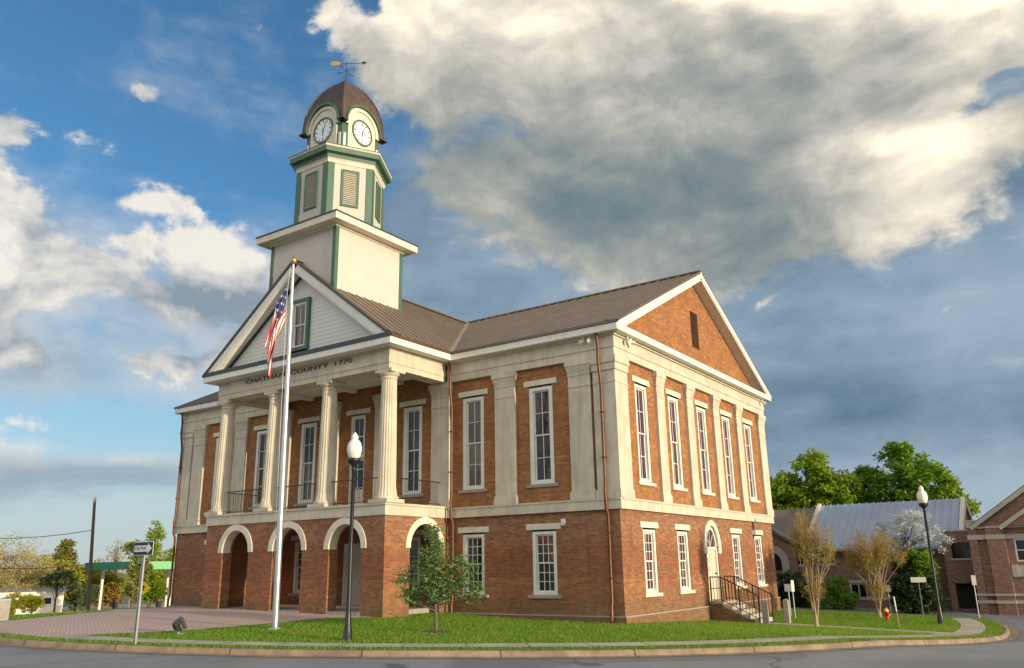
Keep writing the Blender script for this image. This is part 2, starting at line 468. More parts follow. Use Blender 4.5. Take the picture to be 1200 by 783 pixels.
MT['valley_metal'] = mat('dull valley metal', (.30, .25, .20), .55, (.22, .18, .145), 2, .8)  # dull brown-grey metal, the flashing's own colour
MT['flash'] = mat('dark metal edge', (.035, .038, .045), .45, None, 3, .6)
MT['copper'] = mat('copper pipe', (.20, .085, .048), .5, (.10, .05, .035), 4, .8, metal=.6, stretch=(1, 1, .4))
MT['dome'] = mat('weathered copper', (.15, .088, .058), .5, (.055, .048, .046), 1.6, .6, metal=.4, streak=.7)
MT['gold'] = mat('gilded metal', (.60, .36, .12), .35, (.45, .27, .09), 5, .6, metal=.8)
MT['black'] = mat('black iron', (.014, .014, .016), .4, None, 6, .6)
MT['letter'] = mat('bronze letters', (.06, .048, .036), .6)
MT['dial'] = mat('clock dial', (.80, .80, .80), .35, (.74, .74, .75), 4, .5)
MT['pane'] = glass_mat('window glass')
MT['pane_b'] = glass_mat('glass over a tan blind', (.16, .13, .095), .07)
MT['pane_d'] = glass_mat('glass before a dim room', (.045, .036, .028), .05, .035)
MT['pane_p'] = glass_mat('violet glass', (.10, .035, .075), .06)
MT['pane_r'] = glass_mat('red reflection glass', (.24, .04, .018), .07, ramp=True)
MT['pane_r2'] = glass_mat('rust tinted glass', (.115, .040, .042), .06)
MT['louver'] = mat('louver slat', (.50, .46, .36), .7)
MT['louver_d'] = mat('vent slat', (.20, .10, .055), .7)
MT['alu'] = mat('brushed aluminium', (.58, .58, .58), .34, (.5, .5, .51), 6, .5, metal=.75)
MT['galv'] = mat('galvanised steel', (.42, .43, .44), .45, (.33, .34, .35), 8, .8, metal=.55)
MT['concrete'] = mat('concrete', (.42, .38, .33), .9, (.30, .27, .24), 1.8, .9, bm=.2)
MT['bark'] = mat('bark', (.16, .115, .08), .9, (.09, .065, .05), 9, .9, bm=.5, bs=30)
MT['bark_p'] = mat('smooth pale bark', (.42, .30, .19), .75, (.30, .20, .12), 6, .9)
MT['door'] = mat('cream door', (.66, .59, .46), .5, (.58, .52, .41), 3, .6)
MT['dark_in'] = mat('dark interior', (.03, .026, .022), .9)
MT['hood'] = mat('spotlight housing', (.030, .032, .036), .45, None, 5, .6)

# ================================================================== terrain
def sst(a, b, x):
    t = min(max((x - a) / (b - a), 0), 1); return t * t * (3 - 2 * t)
def hgt(x, y):
    v = -.14 - .045 * min(max(y, 0), 8.5) - .03 * min(max(x, 0), 9) + .018 * min(max(-x, 0), 14)
    v += .1 * sst(-4, -8, x) * sst(-21, -17, x) * sst(-9, -4, y) * sst(8, 2, y)
    return v - .045 * min(max(-x - 22, 0), 60)

# ================================================================== courthouse
W, LD, BZ = 23.84, 15.24, 3.36
MX = -W / 2
XA, XB, YP = -16.75, -7.09, -3.356
CH = thing('courthouse', (MX, 7.6, -.5), 'red brick courthouse with a columned portico and a domed clock tower', 'courthouse')

def wp(axis, c, u, z, d=0.0):
    """point on a wall: axis 'x' faces -Y at y=c, axis 'y' faces +X at x=c; d = inward"""
    return (u, c + d, z) if axis == 'x' else (c - d, u, z)
def wbox(mb, axis, c, u0, u1, z0, z1, d0, d1, mi=0):
    if axis == 'x': mb.box(u0, u1, c + d0, c + d1, z0, z1, mi)
    else: mb.box(c - d1, c - d0, u0, u1, z0, z1, mi)
def arc(uc, zs, r, n=20, ry=None):
    ry = r if ry is None else ry
    return [(uc - r * math.cos(PI * i / n), zs + ry * math.sin(PI * i / n)) for i in range(n + 1)]
def holed(mb, axis, c, u0, u1, z0, z1, holes, depth):
    """flat wall with openings; hole = (ul, ur, zb, zt) or (ul, ur, zb, zspring, ztop) with an arched head"""
    us = sorted({u0, u1} | {h[0] for h in holes} | {h[1] for h in holes})
    zs = sorted({z0, z1} | {h[2] for h in holes} | {h[-1] for h in holes})
    for i in range(len(us) - 1):
        for j in range(len(zs) - 1):
            uc, zc = (us[i] + us[i + 1]) / 2, (zs[j] + zs[j + 1]) / 2
            if any(h[0] < uc < h[1] and h[2] < zc < h[-1] for h in holes): continue
            mb.quad(wp(axis, c, us[i], zs[j]), wp(axis, c, us[i + 1], zs[j]), wp(axis, c, us[i + 1], zs[j + 1]), wp(axis, c, us[i], zs[j + 1]))
    for h in holes:
        ul, ur, zb, zt = h[0], h[1], h[2], h[-1]
        if len(h) == 4:
            out = [(ul, zb), (ul, zt), (ur, zt), (ur, zb)]
        else:
            r = (ur - ul) / 2
            a = arc((ul + ur) / 2, h[3], r, 20, zt - h[3])
            out = [(ul, zb)] + a + [(ur, zb)]
            m = len(a) // 2
            for k in range(len(a) - 1):
                cu = ul if k < m else ur
                mb.poly([wp(axis, c, cu, zt), wp(axis, c, *a[k]), wp(axis, c, *a[k + 1])])
        for k in range(len(out) - 1):
            p, q = out[k], out[k + 1]
            mb.quad(wp(axis, c, *p), wp(axis, c, *q), wp(axis, c, *q, depth), wp(axis, c, *p, depth))
        mb.quad(wp(axis, c, ul, zb), wp(axis, c, ur, zb), wp(axis, c, ur, zb, depth), wp(axis, c, ul, zb, depth))

def window(axis, c, uc, z0, z1, w, cols, rows, parent, pane, lint=True, sill=True, name='window', casing=.13, lower=None):
    """double-hung sash: casing, two sashes, muntins; children: pane, lintel, sill"""
    f = MB()
    l, r = uc - w / 2, uc + w / 2
    e = .012
    for a, b, zb, zt in ((l, l + casing, z0, z1), (r - casing, r, z0, z1), (l + casing, r - casing, z1 - casing * .8, z1), (l + casing, r - casing, z0, z0 + casing * .7)):
        wbox(f, axis, c, a, b, zb, zt, .02, .15)
    gl, gr, gb, gt = l + casing, r - casing, z0 + casing * .7, z1 - casing * .8
    mid = (gb + gt) / 2
    for (zb, zt, d) in ((gb, mid + .02, .12), (mid - .02, gt, .085)):
        s = .045
        wbox(f, axis, c, gl, gl + s, zb, zt, d, d + .04); wbox(f, axis, c, gr - s, gr, zb, zt, d, d + .04)
        wbox(f, axis, c, gl + s, gr - s, zb, zb + s, d, d + .04); wbox(f, axis, c, gl + s, gr - s, zt - s, zt, d, d + .04)
        il, ir, ib, it = gl + s, gr - s, zb + s, zt - s
        for k in range(1, cols):
            u = il + (ir - il) * k / cols
            wbox(f, axis, c, u - .012, u + .012, ib, it, d + .006, d + .035)
        for k in range(1, rows):
            z = ib + (it - ib) * k / rows
            for q in range(cols):
                a = il + (ir - il) * q / cols + (.012 if q else 0); b = il + (ir - il) * (q + 1) / cols - (.012 if q < cols - 1 else 0)
                wbox(f, axis, c, a, b, z - .011, z + .011, d + .007, d + .033)
    fo = f.build(name, MT['white'], parent)
    for zb, zt, d, mt_ in ((gb + .02, mid, .142, lower or pane), (mid, gt - .02, .107, pane)):
        g = MB(); wbox(g, axis, c, gl + .01, gr - .01, zb, zt, d, d + .006); g.build('pane', MT[mt_], fo)
    if lint:
        m = MB(); wbox(m, axis, c, uc - .69, uc + .69, z1 + .05, z1 + .25, -.035, .08)
        m.build('lintel', MT['trim'], fo, bevel=.006)
        m2 = MB(); wbox(m2, axis, c, l + .002, r - .002, z1, z1 + .048, .0, .1); m2.build('head_board', MT['white'], fo)
    if sill:
        m = MB(); wbox(m, axis, c, uc - .66, uc + .66, z0 - .11, z0 - .002, -.07, .14)
        m.build('sill', MT['stone' if axis == 'x' else 'trim'], fo, bevel=.008)
    return fo

BAYS = [-2.92 - 3.0 * k for k in range(7)]
LOW = (0.70, 2.76); UPZ = (4.34, 7.76)
DOORBAY = 3
# --- main walls
wl, wu = MB(), MB()
hl, hu = [], []
for k, u in enumerate(BAYS):
    if k == DOORBAY:
        hl.append((u - .55, u + .55, .12, 2.6)); hu.append((u - .42, u + .42, 3.9, 7.76))
    else:
        hl.append((u - .485, u + .485, *LOW)); hu.append((u - .495, u + .495, *UPZ))
holed(wl, 'x', 0, -W, 0, -1.2, BZ, hl, .16)
holed(wu, 'x', 0, -W, 0, BZ, 9.3, hu, .16)
SIDE = [2.06, 4.84, 7.62, 10.40, 13.18]
sl = [(u - .485, u + .485, LOW[0], LOW[1]) for i, u in enumerate(SIDE) if i != 2]
sl.append((7.62 - .60, 7.62 + .60, .22, 2.18, 3.05))
su = [(u - .48, u + .48, *UPZ) for u in SIDE]
holed(wl, 'y', 0, 0, LD, -1.2, BZ, sl, .16)
holed(wu, 'y', 0, 0, LD, BZ, 9.3, su, .16)
for mb, z0, z1 in ((wl, -1.2, BZ), (wu, BZ, 9.3)):
    mb.quad((-W, 0, z0), (-W, LD, z0), (-W, LD, z1), (-W, 0, z1))
    mb.quad((-W, LD, z0), (0, LD, z0), (0, LD, z1), (-W, LD, z1))
wl.build('lower_brick_wall', MT['brick'], CH, recalc=False)
wu.build('upper_brick_wall', MT['brick_hi'], CH, recalc=False)
# brick plinth with a stone cap
RUNS = ((-W, XA - .002), (XB + .002, 0))
m = MB(); m.box(-W - .06, XA - .02, -.06, -.001, -1.2, .04); m.build('plinth', MT['brick'], CH)
m = MB(); m.box(XB + .02, .06, -.06, -.001, -1.2, .04); m.box(.001, .06, -.0, LD + .06, -1.2, .04); m.build('plinth', MT['brick'], CH)
m = MB(); m.box(-W - .065, XA - .02, -.075, -.001, .042, .085); m.build('plinth_cap', MT['stone'], CH)
m = MB(); m.box(XB + .02, .075, -.075, -.001, .042, .085); m.box(.001, .075, -.001, LD + .065, .042, .085); m.build('plinth_cap', MT['stone'], CH)

# --- belt course, pilasters, entablature
P_ = .12
m = MB(); m.box(-W - P_, XA - .052, -P_, -.001, BZ, 3.66); m.box(-W - P_, XA - .092, -P_ - .03, -.001, 3.66, 3.72); m.build('belt_course', MT['stucco'], CH)
m = MB()
m.box(XB + .052, P_, -P_, -.001, BZ, 3.66); m.box(XB + .092, P_, -P_ - .03, -.001, 3.66, 3.72)
m.box(.001, P_, -.001, LD + P_, BZ, 3.66); m.box(.001, P_ + .03, -.001, LD + P_, 3.66, 3.72)
m.build('belt_course', MT['stucco'], CH)
def pilaster(axis, c, a, b, ends=(0, 0)):
    m = MB(); x = .001
    wbox(m, axis, c, a - .05, b + .05, 3.721, 3.98, -.155, x)
    wbox(m, axis, c, a - .02, b + .02, 3.98, 4.03, -.135, x)
    wbox(m, axis, c, a, b, 4.03, 7.52, -P_, x)
    wbox(m, axis, c, a - .012, b + .012, 7.52, 7.57, -P_ - .02, x)
    wbox(m, axis, c, a, b, 7.57, 7.92, -P_, x)
    wbox(m, axis, c, a - .02, b + .02, 7.92, 7.98, -P_ - .02, x)
    # flaring capital
    k = .07
    q0 = [wp(axis, c, a, 7.98, -P_), wp(axis, c, b, 7.98, -P_), wp(axis, c, b + k, 8.26, -P_ - k), wp(axis, c, a - k, 8.26, -P_ - k)]
    q1 = [wp(axis, c, a, 7.98, x), wp(axis, c, b, 7.98, x), wp(axis, c, b + k, 8.26, x), wp(axis, c, a - k, 8.26, x)]
    m.add(q0 + q1, [(0, 1, 2, 3), (0, 4, 7, 3), (1, 5, 6, 2), (3, 2, 6, 7)])
    wbox(m, axis, c, a - k - .02, b + k + .02, 8.26, 8.45, -P_ - k - .02, x)
    return m.build('pilaster', MT['stucco'], CH)
for u in (-4.40, -7.42, -10.42, -13.42, -16.42, -19.42):
    pilaster('x', 0, u - .44, u + .44)
for a, b in ((-1.70, -.84), (-23.00, -22.12)): pilaster('x', 0, a, b)
for u in (3.46, 6.22, 9.02, 11.78): pilaster('y', 0, u - .33, u + .33)
pilaster('y', 0, LD - .78, LD + .10)
def corner(x0, x1, y0, y1):
    m = MB()
    m.box(x0 - .04, x1 + .035, y0 - .035, y1 + .04, 3.721, 3.98)
    m.box(x0, x1, y0, y1, 3.98, 7.52); m.box(x0 - .012, x1 + .02, y0 - .02, y1 + .012, 7.52, 7.57)
    m.box(x0, x1, y0, y1, 7.57, 7.95); m.box(x0 - .03, x1 + .04, y0 - .04, y1 + .03, 7.95, 8.2); m.box(x0 - .06, x1 + .08, y0 - .08, y1 + .06, 8.2, 8.45)
    m.build('corner_pier', MT['stucco'], CH)
corner(-.72, P_, -P_, .80)
corner(-W - P_, -W + .72, -P_, .80)
BANDS = ((8.45, 8.72, .14), (8.72, 8.95, .17), (8.95, 9.12, .15), (9.12, 9.2, .22))
m = MB()
for z0, z1, d in BANDS: m.box(-W - d, XA - .03, -d, -.001, z0, z1)
m.build('entablature', MT['stucco'], CH)
m = MB()
for z0, z1, d in BANDS: m.box(XB + .03, d, -d, -.001, z0, z1); m.box(.001, d, -.001, LD + d, z0, z1)
m.build('entablature', MT['stucco'], CH)

# --- windows and doors of the main block
for k, u in enumerate(BAYS):
    if k == DOORBAY: continue
    window('x', 0, u, *LOW, .97, 3, 3, CH, ['pane_r', 'pane_d', 'pane', 'pane', 'pane_d', 'pane', 'pane'][k])
    window('x', 0, u, *UPZ, .99, 2, 2, CH, ['pane', 'pane_d', 'pane_d', 'pane', 'pane', 'pane_d', 'pane'][k], casing=.16, lower=['pane_d', 'pane_b', 'pane', 'pane', 'pane_b', 'pane_d', 'pane_b'][k])
for i, u in enumerate(SIDE):
    window('y', 0, u, *UPZ, .96, 2, 2, CH, 'pane_p', casing=.15, lower='pane_r2' if i % 2 else 'pane_p')
    if i != 2: window('y', 0, u, *LOW, .97, 3, 3, CH, 'pane_p')
# upper porch door (glazed, with a transom) and the two lower doors
def panel_door(axis, c, uc, z0, z1, w, name, glazed=False):
    m = MB()
    wbox(m, axis, c, uc - w / 2, uc + w / 2, z0, z1, .10, .15)
    d = m.build(name, MT['door'], CH)
    t = MB()
    for a in (-1, 1):
        for zb, zt in ((.06, .42), (.48, .93)):
            ul, ur = uc + a * w * .25 - w * .17, uc + a * w * .25 + w * .17
            za, zc = z0 + (z1 - z0) * zb, z0 + (z1 - z0) * zt
            if glazed and zb > .2: continue
            for p in ((ul, ul + .03, za, zc), (ur - .03, ur, za, zc), (ul + .03, ur - .03, za, za + .03), (ul + .03, ur - .03, zc - .03, zc)):
                wbox(t, axis, c, *p, .088, .099)
    if t.v: t.build('door_panel', MT['door'], d)
    if glazed:
        g = MB(); wbox(g, axis, c, uc - w * .38, uc + w * .38, z0 + (z1 - z0) * .38, z1 - .1, .092, .099); g.build('pane', MT['pane'], d)
        g = MB()
        for k in range(1, 3): wbox(g, axis, c, uc - w * .38, uc + w * .38, z0 + (z1 - z0) * (.38 + .2 * k) - .015, z0 + (z1 - z0) * (.38 + .2 * k) + .015, .08, .091)
        wbox(g, axis, c, uc - .015, uc + .015, z0 + (z1 - z0) * .38, z1 - .1, .074, .079); g.build('glazing_bar', MT['white'], d)
    h = MB(); h.tube([wp(axis, c, uc + w * .38, z0 + 1.0, .09), wp(axis, c, uc + w * .38, z0 + 1.0, .03)], .03, 10); h.build('handle', MT['black'], d)
    return d
u = BAYS[DOORBAY]
window('x', 0, u, 6.02, 7.76, .84, 2, 1, CH, 'pane', sill=False, casing=.12)
panel_door('x', 0, u, 3.95, 5.98, .80, 'porch_door', True)
m = MB()
for a in (-.42, .37): m.box(u + a, u + a + .05, .02, .15, 3.95, 6.0)
m.box(u - .42, u + .42, .02, .15, 5.98, 6.02); m.build('door_frame', MT['white'], CH)
panel_door('x', 0, u, .14, 2.2, .98, 'ground_door')
m = MB()
m.box(u - .55, u - .49, .01, .15, .12, 2.6); m.box(u + .49, u + .55, .01, .15, .12, 2.6); m.box(u - .49, u + .49, .01, .15, 2.2, 2.6)
m.build('door_frame', MT['white'], CH)
# side door with round-headed fanlight and surround
dd = panel_door('y', 0, 7.62, .24, 2.14, 1.0, 'side_door')
m = MB()
a_o = [(7.62 - .87, 1.98)] + arc(7.62, 2.18, .87, 24, 1.08) + [(7.62 + .87, 1.98)]
a_i = [(7.62 - .60, 1.98)] + arc(7.62, 2.18, .60, 24, .87) + [(7.62 + .60, 1.98)]
m.ring_prism([(-.02, q[0], q[1]) for q in a_o], [(-.02, q[0], q[1]) for q in a_i], (.075, 0, 0))
m.build('arch_surround', MT['trim'], CH)
m = MB()
m.box(-.15, -.03, 7.02, 7.12, .22, 2.18); m.box(-.15, -.03, 8.12, 8.22, .22, 2.18); m.box(-.15, -.02, 7.12, 8.12, 2.14, 2.24)
ao = arc(7.62, 2.24, .58, 20, .78); ai = arc(7.62, 2.24, .48, 20, .66)
m.ring_prism([(-.13, *q) for q in ao], [(-.13, *q) for q in ai], (.1, 0, 0))
for t in (45, 90, 135):
    c_, s_ = math.cos(R(t)), math.sin(R(t))
    m.obox((-.1, 7.62, 2.26), (-.1, 7.62 + .48 * c_, 2.24 + .66 * s_), (1, 0, 0), (0, -s_, c_), 0, .03, -.012, .012)
fo = m.build('door_frame', MT['white'], CH)
m = MB(); m.poly([(-.115, *q) for q in arc(7.62, 2.24, .5, 20, .68)]); m.build('pane', MT['pane_p'], fo)

# --- cornice (closes the attic) and dark gutter edge
m = MB(); m.box(-W - .48, .48, -.48, LD + .48, 9.2, 9.44); m.build('cornice', MT['white'], CH, bevel=.015)
for a, b in ((XB + .52, .50), (-W - .5, XA - .52)):
    m = MB(); m.box(a, b, -.51, -.40, 9.442, 9.53); m.build('gutter', MT['flash'], CH)
m = MB()
m.prism([(.48, -.45, 9.442), (.0, -.45, 9.442), (.0, -.45, 9.64)], (0, LD + .9, 0)); m.build('cornice_flashing', MT['roof'], CH)
# --- main roof
EZ, RZ, RY = 9.50, 13.60, LD / 2
m = MB()
sl_ = (RZ - EZ) / (RY + .5)
nrm = Vector((0, -sl_, 1)).normalized(); nrm2 = Vector((0, sl_, 1)).normalized()
for s in (0, 1):
    y0 = -.52 if s == 0 else LD + .52
    p = [(-W - .50, y0, EZ), (-W - .50, RY, RZ), (-W - .50, RY, RZ - .09), (-W - .50, y0, EZ - .055)]
    m.prism(p, (W + 1.0, 0, 0))
n_ = int((W + .9) / .46)
for k in range(n_ + 1):
    x = -W - .47 + (W + .94) * k / n_
    m.obox((x, -.50, EZ), (x, RY - .02, RZ), (1, 0, 0), nrm, -.012, .012, .0, .022)
m.box(-W - .5, .5, RY - .12, RY + .12, RZ - .02, RZ + .035)
m.build('roof', MT['roof'], CH)
# --- side gable: brick tympanum, raking cornices, vent
m = MB()
hv = (7.62 - .40, 7.62 + .40, 10.28, 11.85)
tri_z = lambda y: RZ - .15 - abs(y - RY) * sl_
# build as quads left, right, below and above the vent
m.poly([(0, -.3, 9.445), (0, hv[0], 9.445), (0, hv[0], tri_z(hv[0])), (0, -.3, tri_z(-.3))])
m.poly([(0, hv[1], 9.445), (0, LD + .3, 9.445), (0, LD + .3, tri_z(-.3)), (0, hv[1], tri_z(hv[1]))])
m.poly([(0, hv[0], 9.445), (0, hv[1], 9.445), (0, hv[1], hv[2]), (0, hv[0], hv[2])])
m.poly([(0, hv[0], hv[3]), (0, hv[1], hv[3]), (0, hv[1], tri_z(hv[1])), (0, RY, tri_z(RY)), (0, hv[0], tri_z(hv[0]))])
for a, b in (((hv[0], hv[2]), (hv[0], hv[3])), ((hv[1], hv[2]), (hv[1], hv[3])), ((hv[0], hv[3]), (hv[1], hv[3])), ((hv[0], hv[2]), (hv[1], hv[2]))):
    m.quad((0, *a), (0, *b), (-.16, *b), (-.16, *a))
m.build('gable_brick', MT['brick_hi'], CH, recalc=False)
m = MB()
for k in range(18):
    z = hv[2] + .05 + k * .085
    m.add([(-.03, hv[0], z), (-.03, hv[1], z), (-.12, hv[1], z + .08), (-.12, hv[0], z + .08), (-.03, hv[0], z + .015), (-.03, hv[1], z + .015), (-.12, hv[1], z + .095), (-.12, hv[0], z + .095)],
          [(0, 1, 2, 3), (4, 5, 6, 7), (0, 1, 5, 4)])
m.box(-.16, -.15, hv[0], hv[1], hv[2], hv[3])
m.build('gable_vent', MT['louver_d'], CH)
for gx, sgn in ((0.0, 1), (-W, -1)):
    m = MB()
    for s in (0, 1):
        y0 = -.50 if s == 0 else LD + .50
        nn = nrm if s == 0 else nrm2
        m.obox((gx, y0, EZ), (gx, RY, RZ), (sgn, 0, 0), nn, .002, .47, -.36, -.075)
        m.obox((gx, y0, EZ), (gx, RY, RZ), (sgn, 0, 0), nn, .47, .50, -.30, -.06)
    m.prism([(gx + sgn * .3, RY - .12, RZ - .30), (gx + sgn * .3, RY + .12, RZ - .30), (gx + sgn * .3, RY + .06, RZ - .05), (gx + sgn * .3, RY - .06, RZ - .05)], (sgn * .203, 0, 0))
    m.build('raking_cornice', MT['white'], CH)
m = MB(); m.poly([(-W, -.3, 9.445), (-W, LD + .3, 9.445), (-W, LD + .3, tri_z(-.3)), (-W, RY, tri_z(RY)), (-W, -.3, tri_z(-.3))])
m.build('gable_brick', MT['brick_hi'], CH, recalc=False)

# ================================================================== portico
ARCH = [-14.90, -11.92, -8.94]
m = MB()
holed(m, 'x', YP, XA, XB, -1.0, BZ, [(u - .80, u + .80, .13, 2.34, 3.14) for u in ARCH], .46)
holed(m, 'y', XB, YP, 0, -1.0, BZ, [(-2.08, -.48, .02, 2.34, 3.14)], .46)
# inner faces and the left flank
def back(axis, c, u0, u1, holes): holed(m, axis, c, u0, u1, -1.0, BZ, holes, 0.0)
back('x', YP + .46, XA + .46, XB - .46, [(u - .80, u + .80, .13, 2.34, 3.14) for u in ARCH])
back('y', XB - .46, YP + .46, 0, [(-2.08, -.48, .02, 2.34, 3.14)])
m.quad((XA, YP, -1), (XA, 0, -1), (XA, 0, BZ), (XA, YP, BZ))
m.quad((XA + .46, YP + .46, -1), (XA + .46, 0, -1), (XA + .46, 0, BZ), (XA + .46, YP + .46, BZ))
m.build('arcade_wall', MT['brick'], CH, recalc=False)
for u in ARCH:
    m = MB()
    ao = [(u - 1.03, 2.30)] + arc(u, 2.34, 1.03, 28, 1.02) + [(u + 1.03, 2.30)]
    ai = [(u - .79, 2.30)] + arc(u, 2.34, .79, 28, .79) + [(u + .79, 2.30)]
    m.ring_prism([(q[0], YP - .035, q[1]) for q in ao], [(q[0], YP - .035, q[1]) for q in ai], (0, .40, 0))
    m.build('arch_surround', MT['trim'], CH)
    m = MB(); m.box(u - .799, u + .799, YP - .02, YP + .48, -.3, .24); m.build('threshold', MT['stone'], CH)
m = MB(); uc = -1.28
ao = [(uc - 1.03, 2.30)] + arc(uc, 2.34, 1.03, 28, 1.02) + [(uc + 1.03, 2.30)]
ai = [(uc - .79, 2.30)] + arc(uc, 2.34, .79, 28, .79) + [(uc + .79, 2.30)]
m.ring_prism([(XB + .035, q[0], q[1]) for q in ao], [(XB + .035, q[0], q[1]) for q in ai], (-.40, 0, 0))
m.build('arch_surround', MT['trim'], CH)
m = MB(); m.box(XA + .462, XB - .462, YP + .482, -.002, -.5, .25); m.build('arcade_floor', MT['stone'], CH)
# porch floor with its stone edge
m = MB()
m.box(XA - .05, XB + .05, YP - .05, -.125, BZ + .001, 3.70); m.box(XA - .09, XB + .09, YP - .09, -.16, 3.70, 3.775)
m.build('porch_floor', MT['stucco'], CH, bevel=.012)
# columns
COLX = [MX - 4.55, MX - 1.52, MX + 1.52, MX + 4.55]
CY = -3.02
def flute(k, i): return 1.0 if k % 4 in (0, 3) else .945
def column(x):
    o = MB()
    prof = []
    for i in range(15):
        t = i / 14
        r = .325 - .055 * (t ** 1.4) + (.05 * (1 - t / .04) if t < .04 else 0)
        prof.append((r, 4.02 + t * (8.12 - 4.02)))
    o.lathe(prof, (x, CY), 80, flute=flute, smooth=False)
    sh = o.build('column', MT['stucco'], CH)
    b = MB()
    b.box(x - .44, x + .44, CY - .44, CY + .44, 3.776, 3.90)
    b.lathe([(.40, 3.90), (.425, 3.93), (.425, 3.97), (.385, 4.0), (.36, 4.03)], (x, CY), 40)
    b.build('column_base', MT['stucco'], sh)
    c = MB()
    c.lathe([(.285, 8.11), (.292, 8.13), (.292, 8.15), (.275, 8.16), (.275, 8.20), (.30, 8.21), (.34, 8.26), (.37, 8.31), (.375, 8.33)], (x, CY), 40)
    c.box(x - .40, x + .40, CY - .33, CY + .40, 8.33, 8.455)
    c.build('capital', MT['stucco'], sh)
    return sh
for x in COLX: column(x)
# engaged end piers of the porch are the wall pilasters; architrave beams
m = MB()
for z0, z1, d in ((8.456, 8.66, .0), (8.66, 8.86, .025), (8.86, 9.14, .012), (9.14, 9.2, .07)):
    m.box(XA - d, XB + d, YP - d, YP + .64, z0, z1)
    m.box(XB - .62, XB + d, YP + .641, -.23, z0, z1); m.box(XA - d, XA + .62, YP + .641, -.23, z0, z1)
m.build('architrave', MT['stucco'], CH)
m = MB(); m.box(XA + .621, XB - .621, YP + .642, -.23, 8.80, 8.90)
for k in range(1, 4):
    x = MX + (k - 2) * 2.6
    m.box(x - .12, x + .12, YP + .65, -.25, 8.66, 8.799)
m.build('porch_ceiling', MT['siding_w'], CH)
m = MB(); m.box(XA - .48, XB + .48, YP - .48, -.482, 9.201, 9.441); m.build('portico_cornice', MT['white'], CH, bevel=.015)
# lettering on the frieze
def lettering(txt, x0, x1, y, z, size, mt, parent, name='lettering', rot=(PI / 2, 0, 0), ext=.012, width=None):
    c = bpy.data.curves.new(name, 'FONT'); c.body = txt; c.size = size; c.extrude = ext; c.align_x = 'CENTER'; c.align_y = 'CENTER'
    o = bpy.data.objects.new(name, c); COL.objects.link(o)
    c.materials.append(MT[mt])
    o.parent = parent
    o.location = Vector(((x0 + x1) / 2, y, z)) - ORIGIN.get(parent.name, Vector((0, 0, 0))); o.rotation_euler = rot
    bpy.context.view_layer.update()
    me = bpy.data.meshes.new_from_object(o.evaluated_get(bpy.context.evaluated_depsgraph_get()))
    if width or x1 != x0:
        xs = [v.co.x for v in me.vertices]; k = (width or (x1 - x0)) / (max(xs) - min(xs))
        for v in me.vertices: v.co.x *= k
    t = bpy.data.objects.new(name, me); COL.objects.link(t)
    t.parent = parent; t.location = o.location; t.rotation_euler = rot
    bpy.data.objects.remove(o)
    return t
lettering('CHATHAM  COUNTY  1770', -15.0, -8.92, YP - .03, 9.0, .225, 'letter', CH, ext=.012)
# pediment
PE, PR, PH = 9.50, 13.48, 5.31
ps = (PR - PE) / PH
pn = Vector((-ps, 0, 1)).normalized(); pn2 = Vector((ps, 0, 1)).normalized()
m = MB()
m.box(XA - .50, XB + .50, YP - .51, YP + .08, 9.443, 9.60)
m.build('pediment_flashing', MT['flash'], CH)
m = MB()
yy = YP + .02
tz = lambda x: PR - .25 - abs(x - MX) * ps
wz0, wz1, wx = 9.98, 11.80, .47
k = 0; z = 9.6
while z < PR - .3:
    z2 = min(z + .165, PR - .29)
    hw0 = (PR - .25 - z) / ps; hw1 = (PR - .25 - z2) / ps
    segs = [(-hw0, hw0, -hw1, hw1)]
    if z2 > wz0 - .1 and z < wz1 + .1: segs = [(-hw0, -wx, -hw1, -wx), (wx, hw0, wx, hw1)]
    for a, b, c, d in segs:
        m.add([(MX + a, yy - .010, z), (MX + b, yy - .010, z), (MX + d, yy, z2), (MX + c, yy, z2), (MX + a, yy, z), (MX + b, yy, z)], [(0, 1, 2, 3), (4, 5, 1, 0)])
    z = z2
m.build('pediment_siding', MT['siding_w'], CH, recalc=False)
m = MB()
for a, b, c, d in ((-.58, -.43, wz0 - .14, wz1 + .14), (.43, .58, wz0 - .14, wz1 + .14), (-.43, .43, wz0 - .14, wz0), (-.43, .43, wz1, wz1 + .14)):
    m.box(MX + a, MX + b, yy - .13, yy + .05, c, d)
wf = m.build('gable_window_casing', MT['green'], CH)
window('x', yy - .11, MX, wz0, wz1, .86, 2, 1, CH, 'pane_p', lint=False, sill=False, name='gable_window', casing=.09)
for s in (-1, 1):
    nn = pn2 if s > 0 else pn
    e, rdg = (MX + s * PH, YP - .48, PE), (MX, YP - .48, PR)
    m = MB()
    e2 = Vector(e).lerp(Vector(rdg), .46 / math.hypot(PH, PR - PE))
    m.obox(e2, rdg, (0, 1, 0), nn, .03, .56, -.40, -.07)
    m.prism([(MX + s * (PH - .75), YP - .475, 9.602), (MX + s * (PH - .02), YP - .475, 9.602), (MX + s * (PH - .06), YP - .475, 9.50), (MX + s * (PH - .75), YP - .475, 9.50 + .69 * ps)], (0, .55, 0))
    m.obox(e2, rdg, (0, 1, 0), nn, 0, .03, -.34, -.06)
    m.build('raking_cornice', MT['white'], CH)
    m = MB()
    m.obox(e2, rdg, (0, 1, 0), nn, .40, .55, -.46, -.401)
    m.obox((MX + s * (PH + .04), YP - .5, PE - .02), (MX, YP - .5, PR + .02), (0, 1, 0), nn, -.03, .04, -.06, .03)
    m.build('gable_edge_trim', MT['flash'], CH)
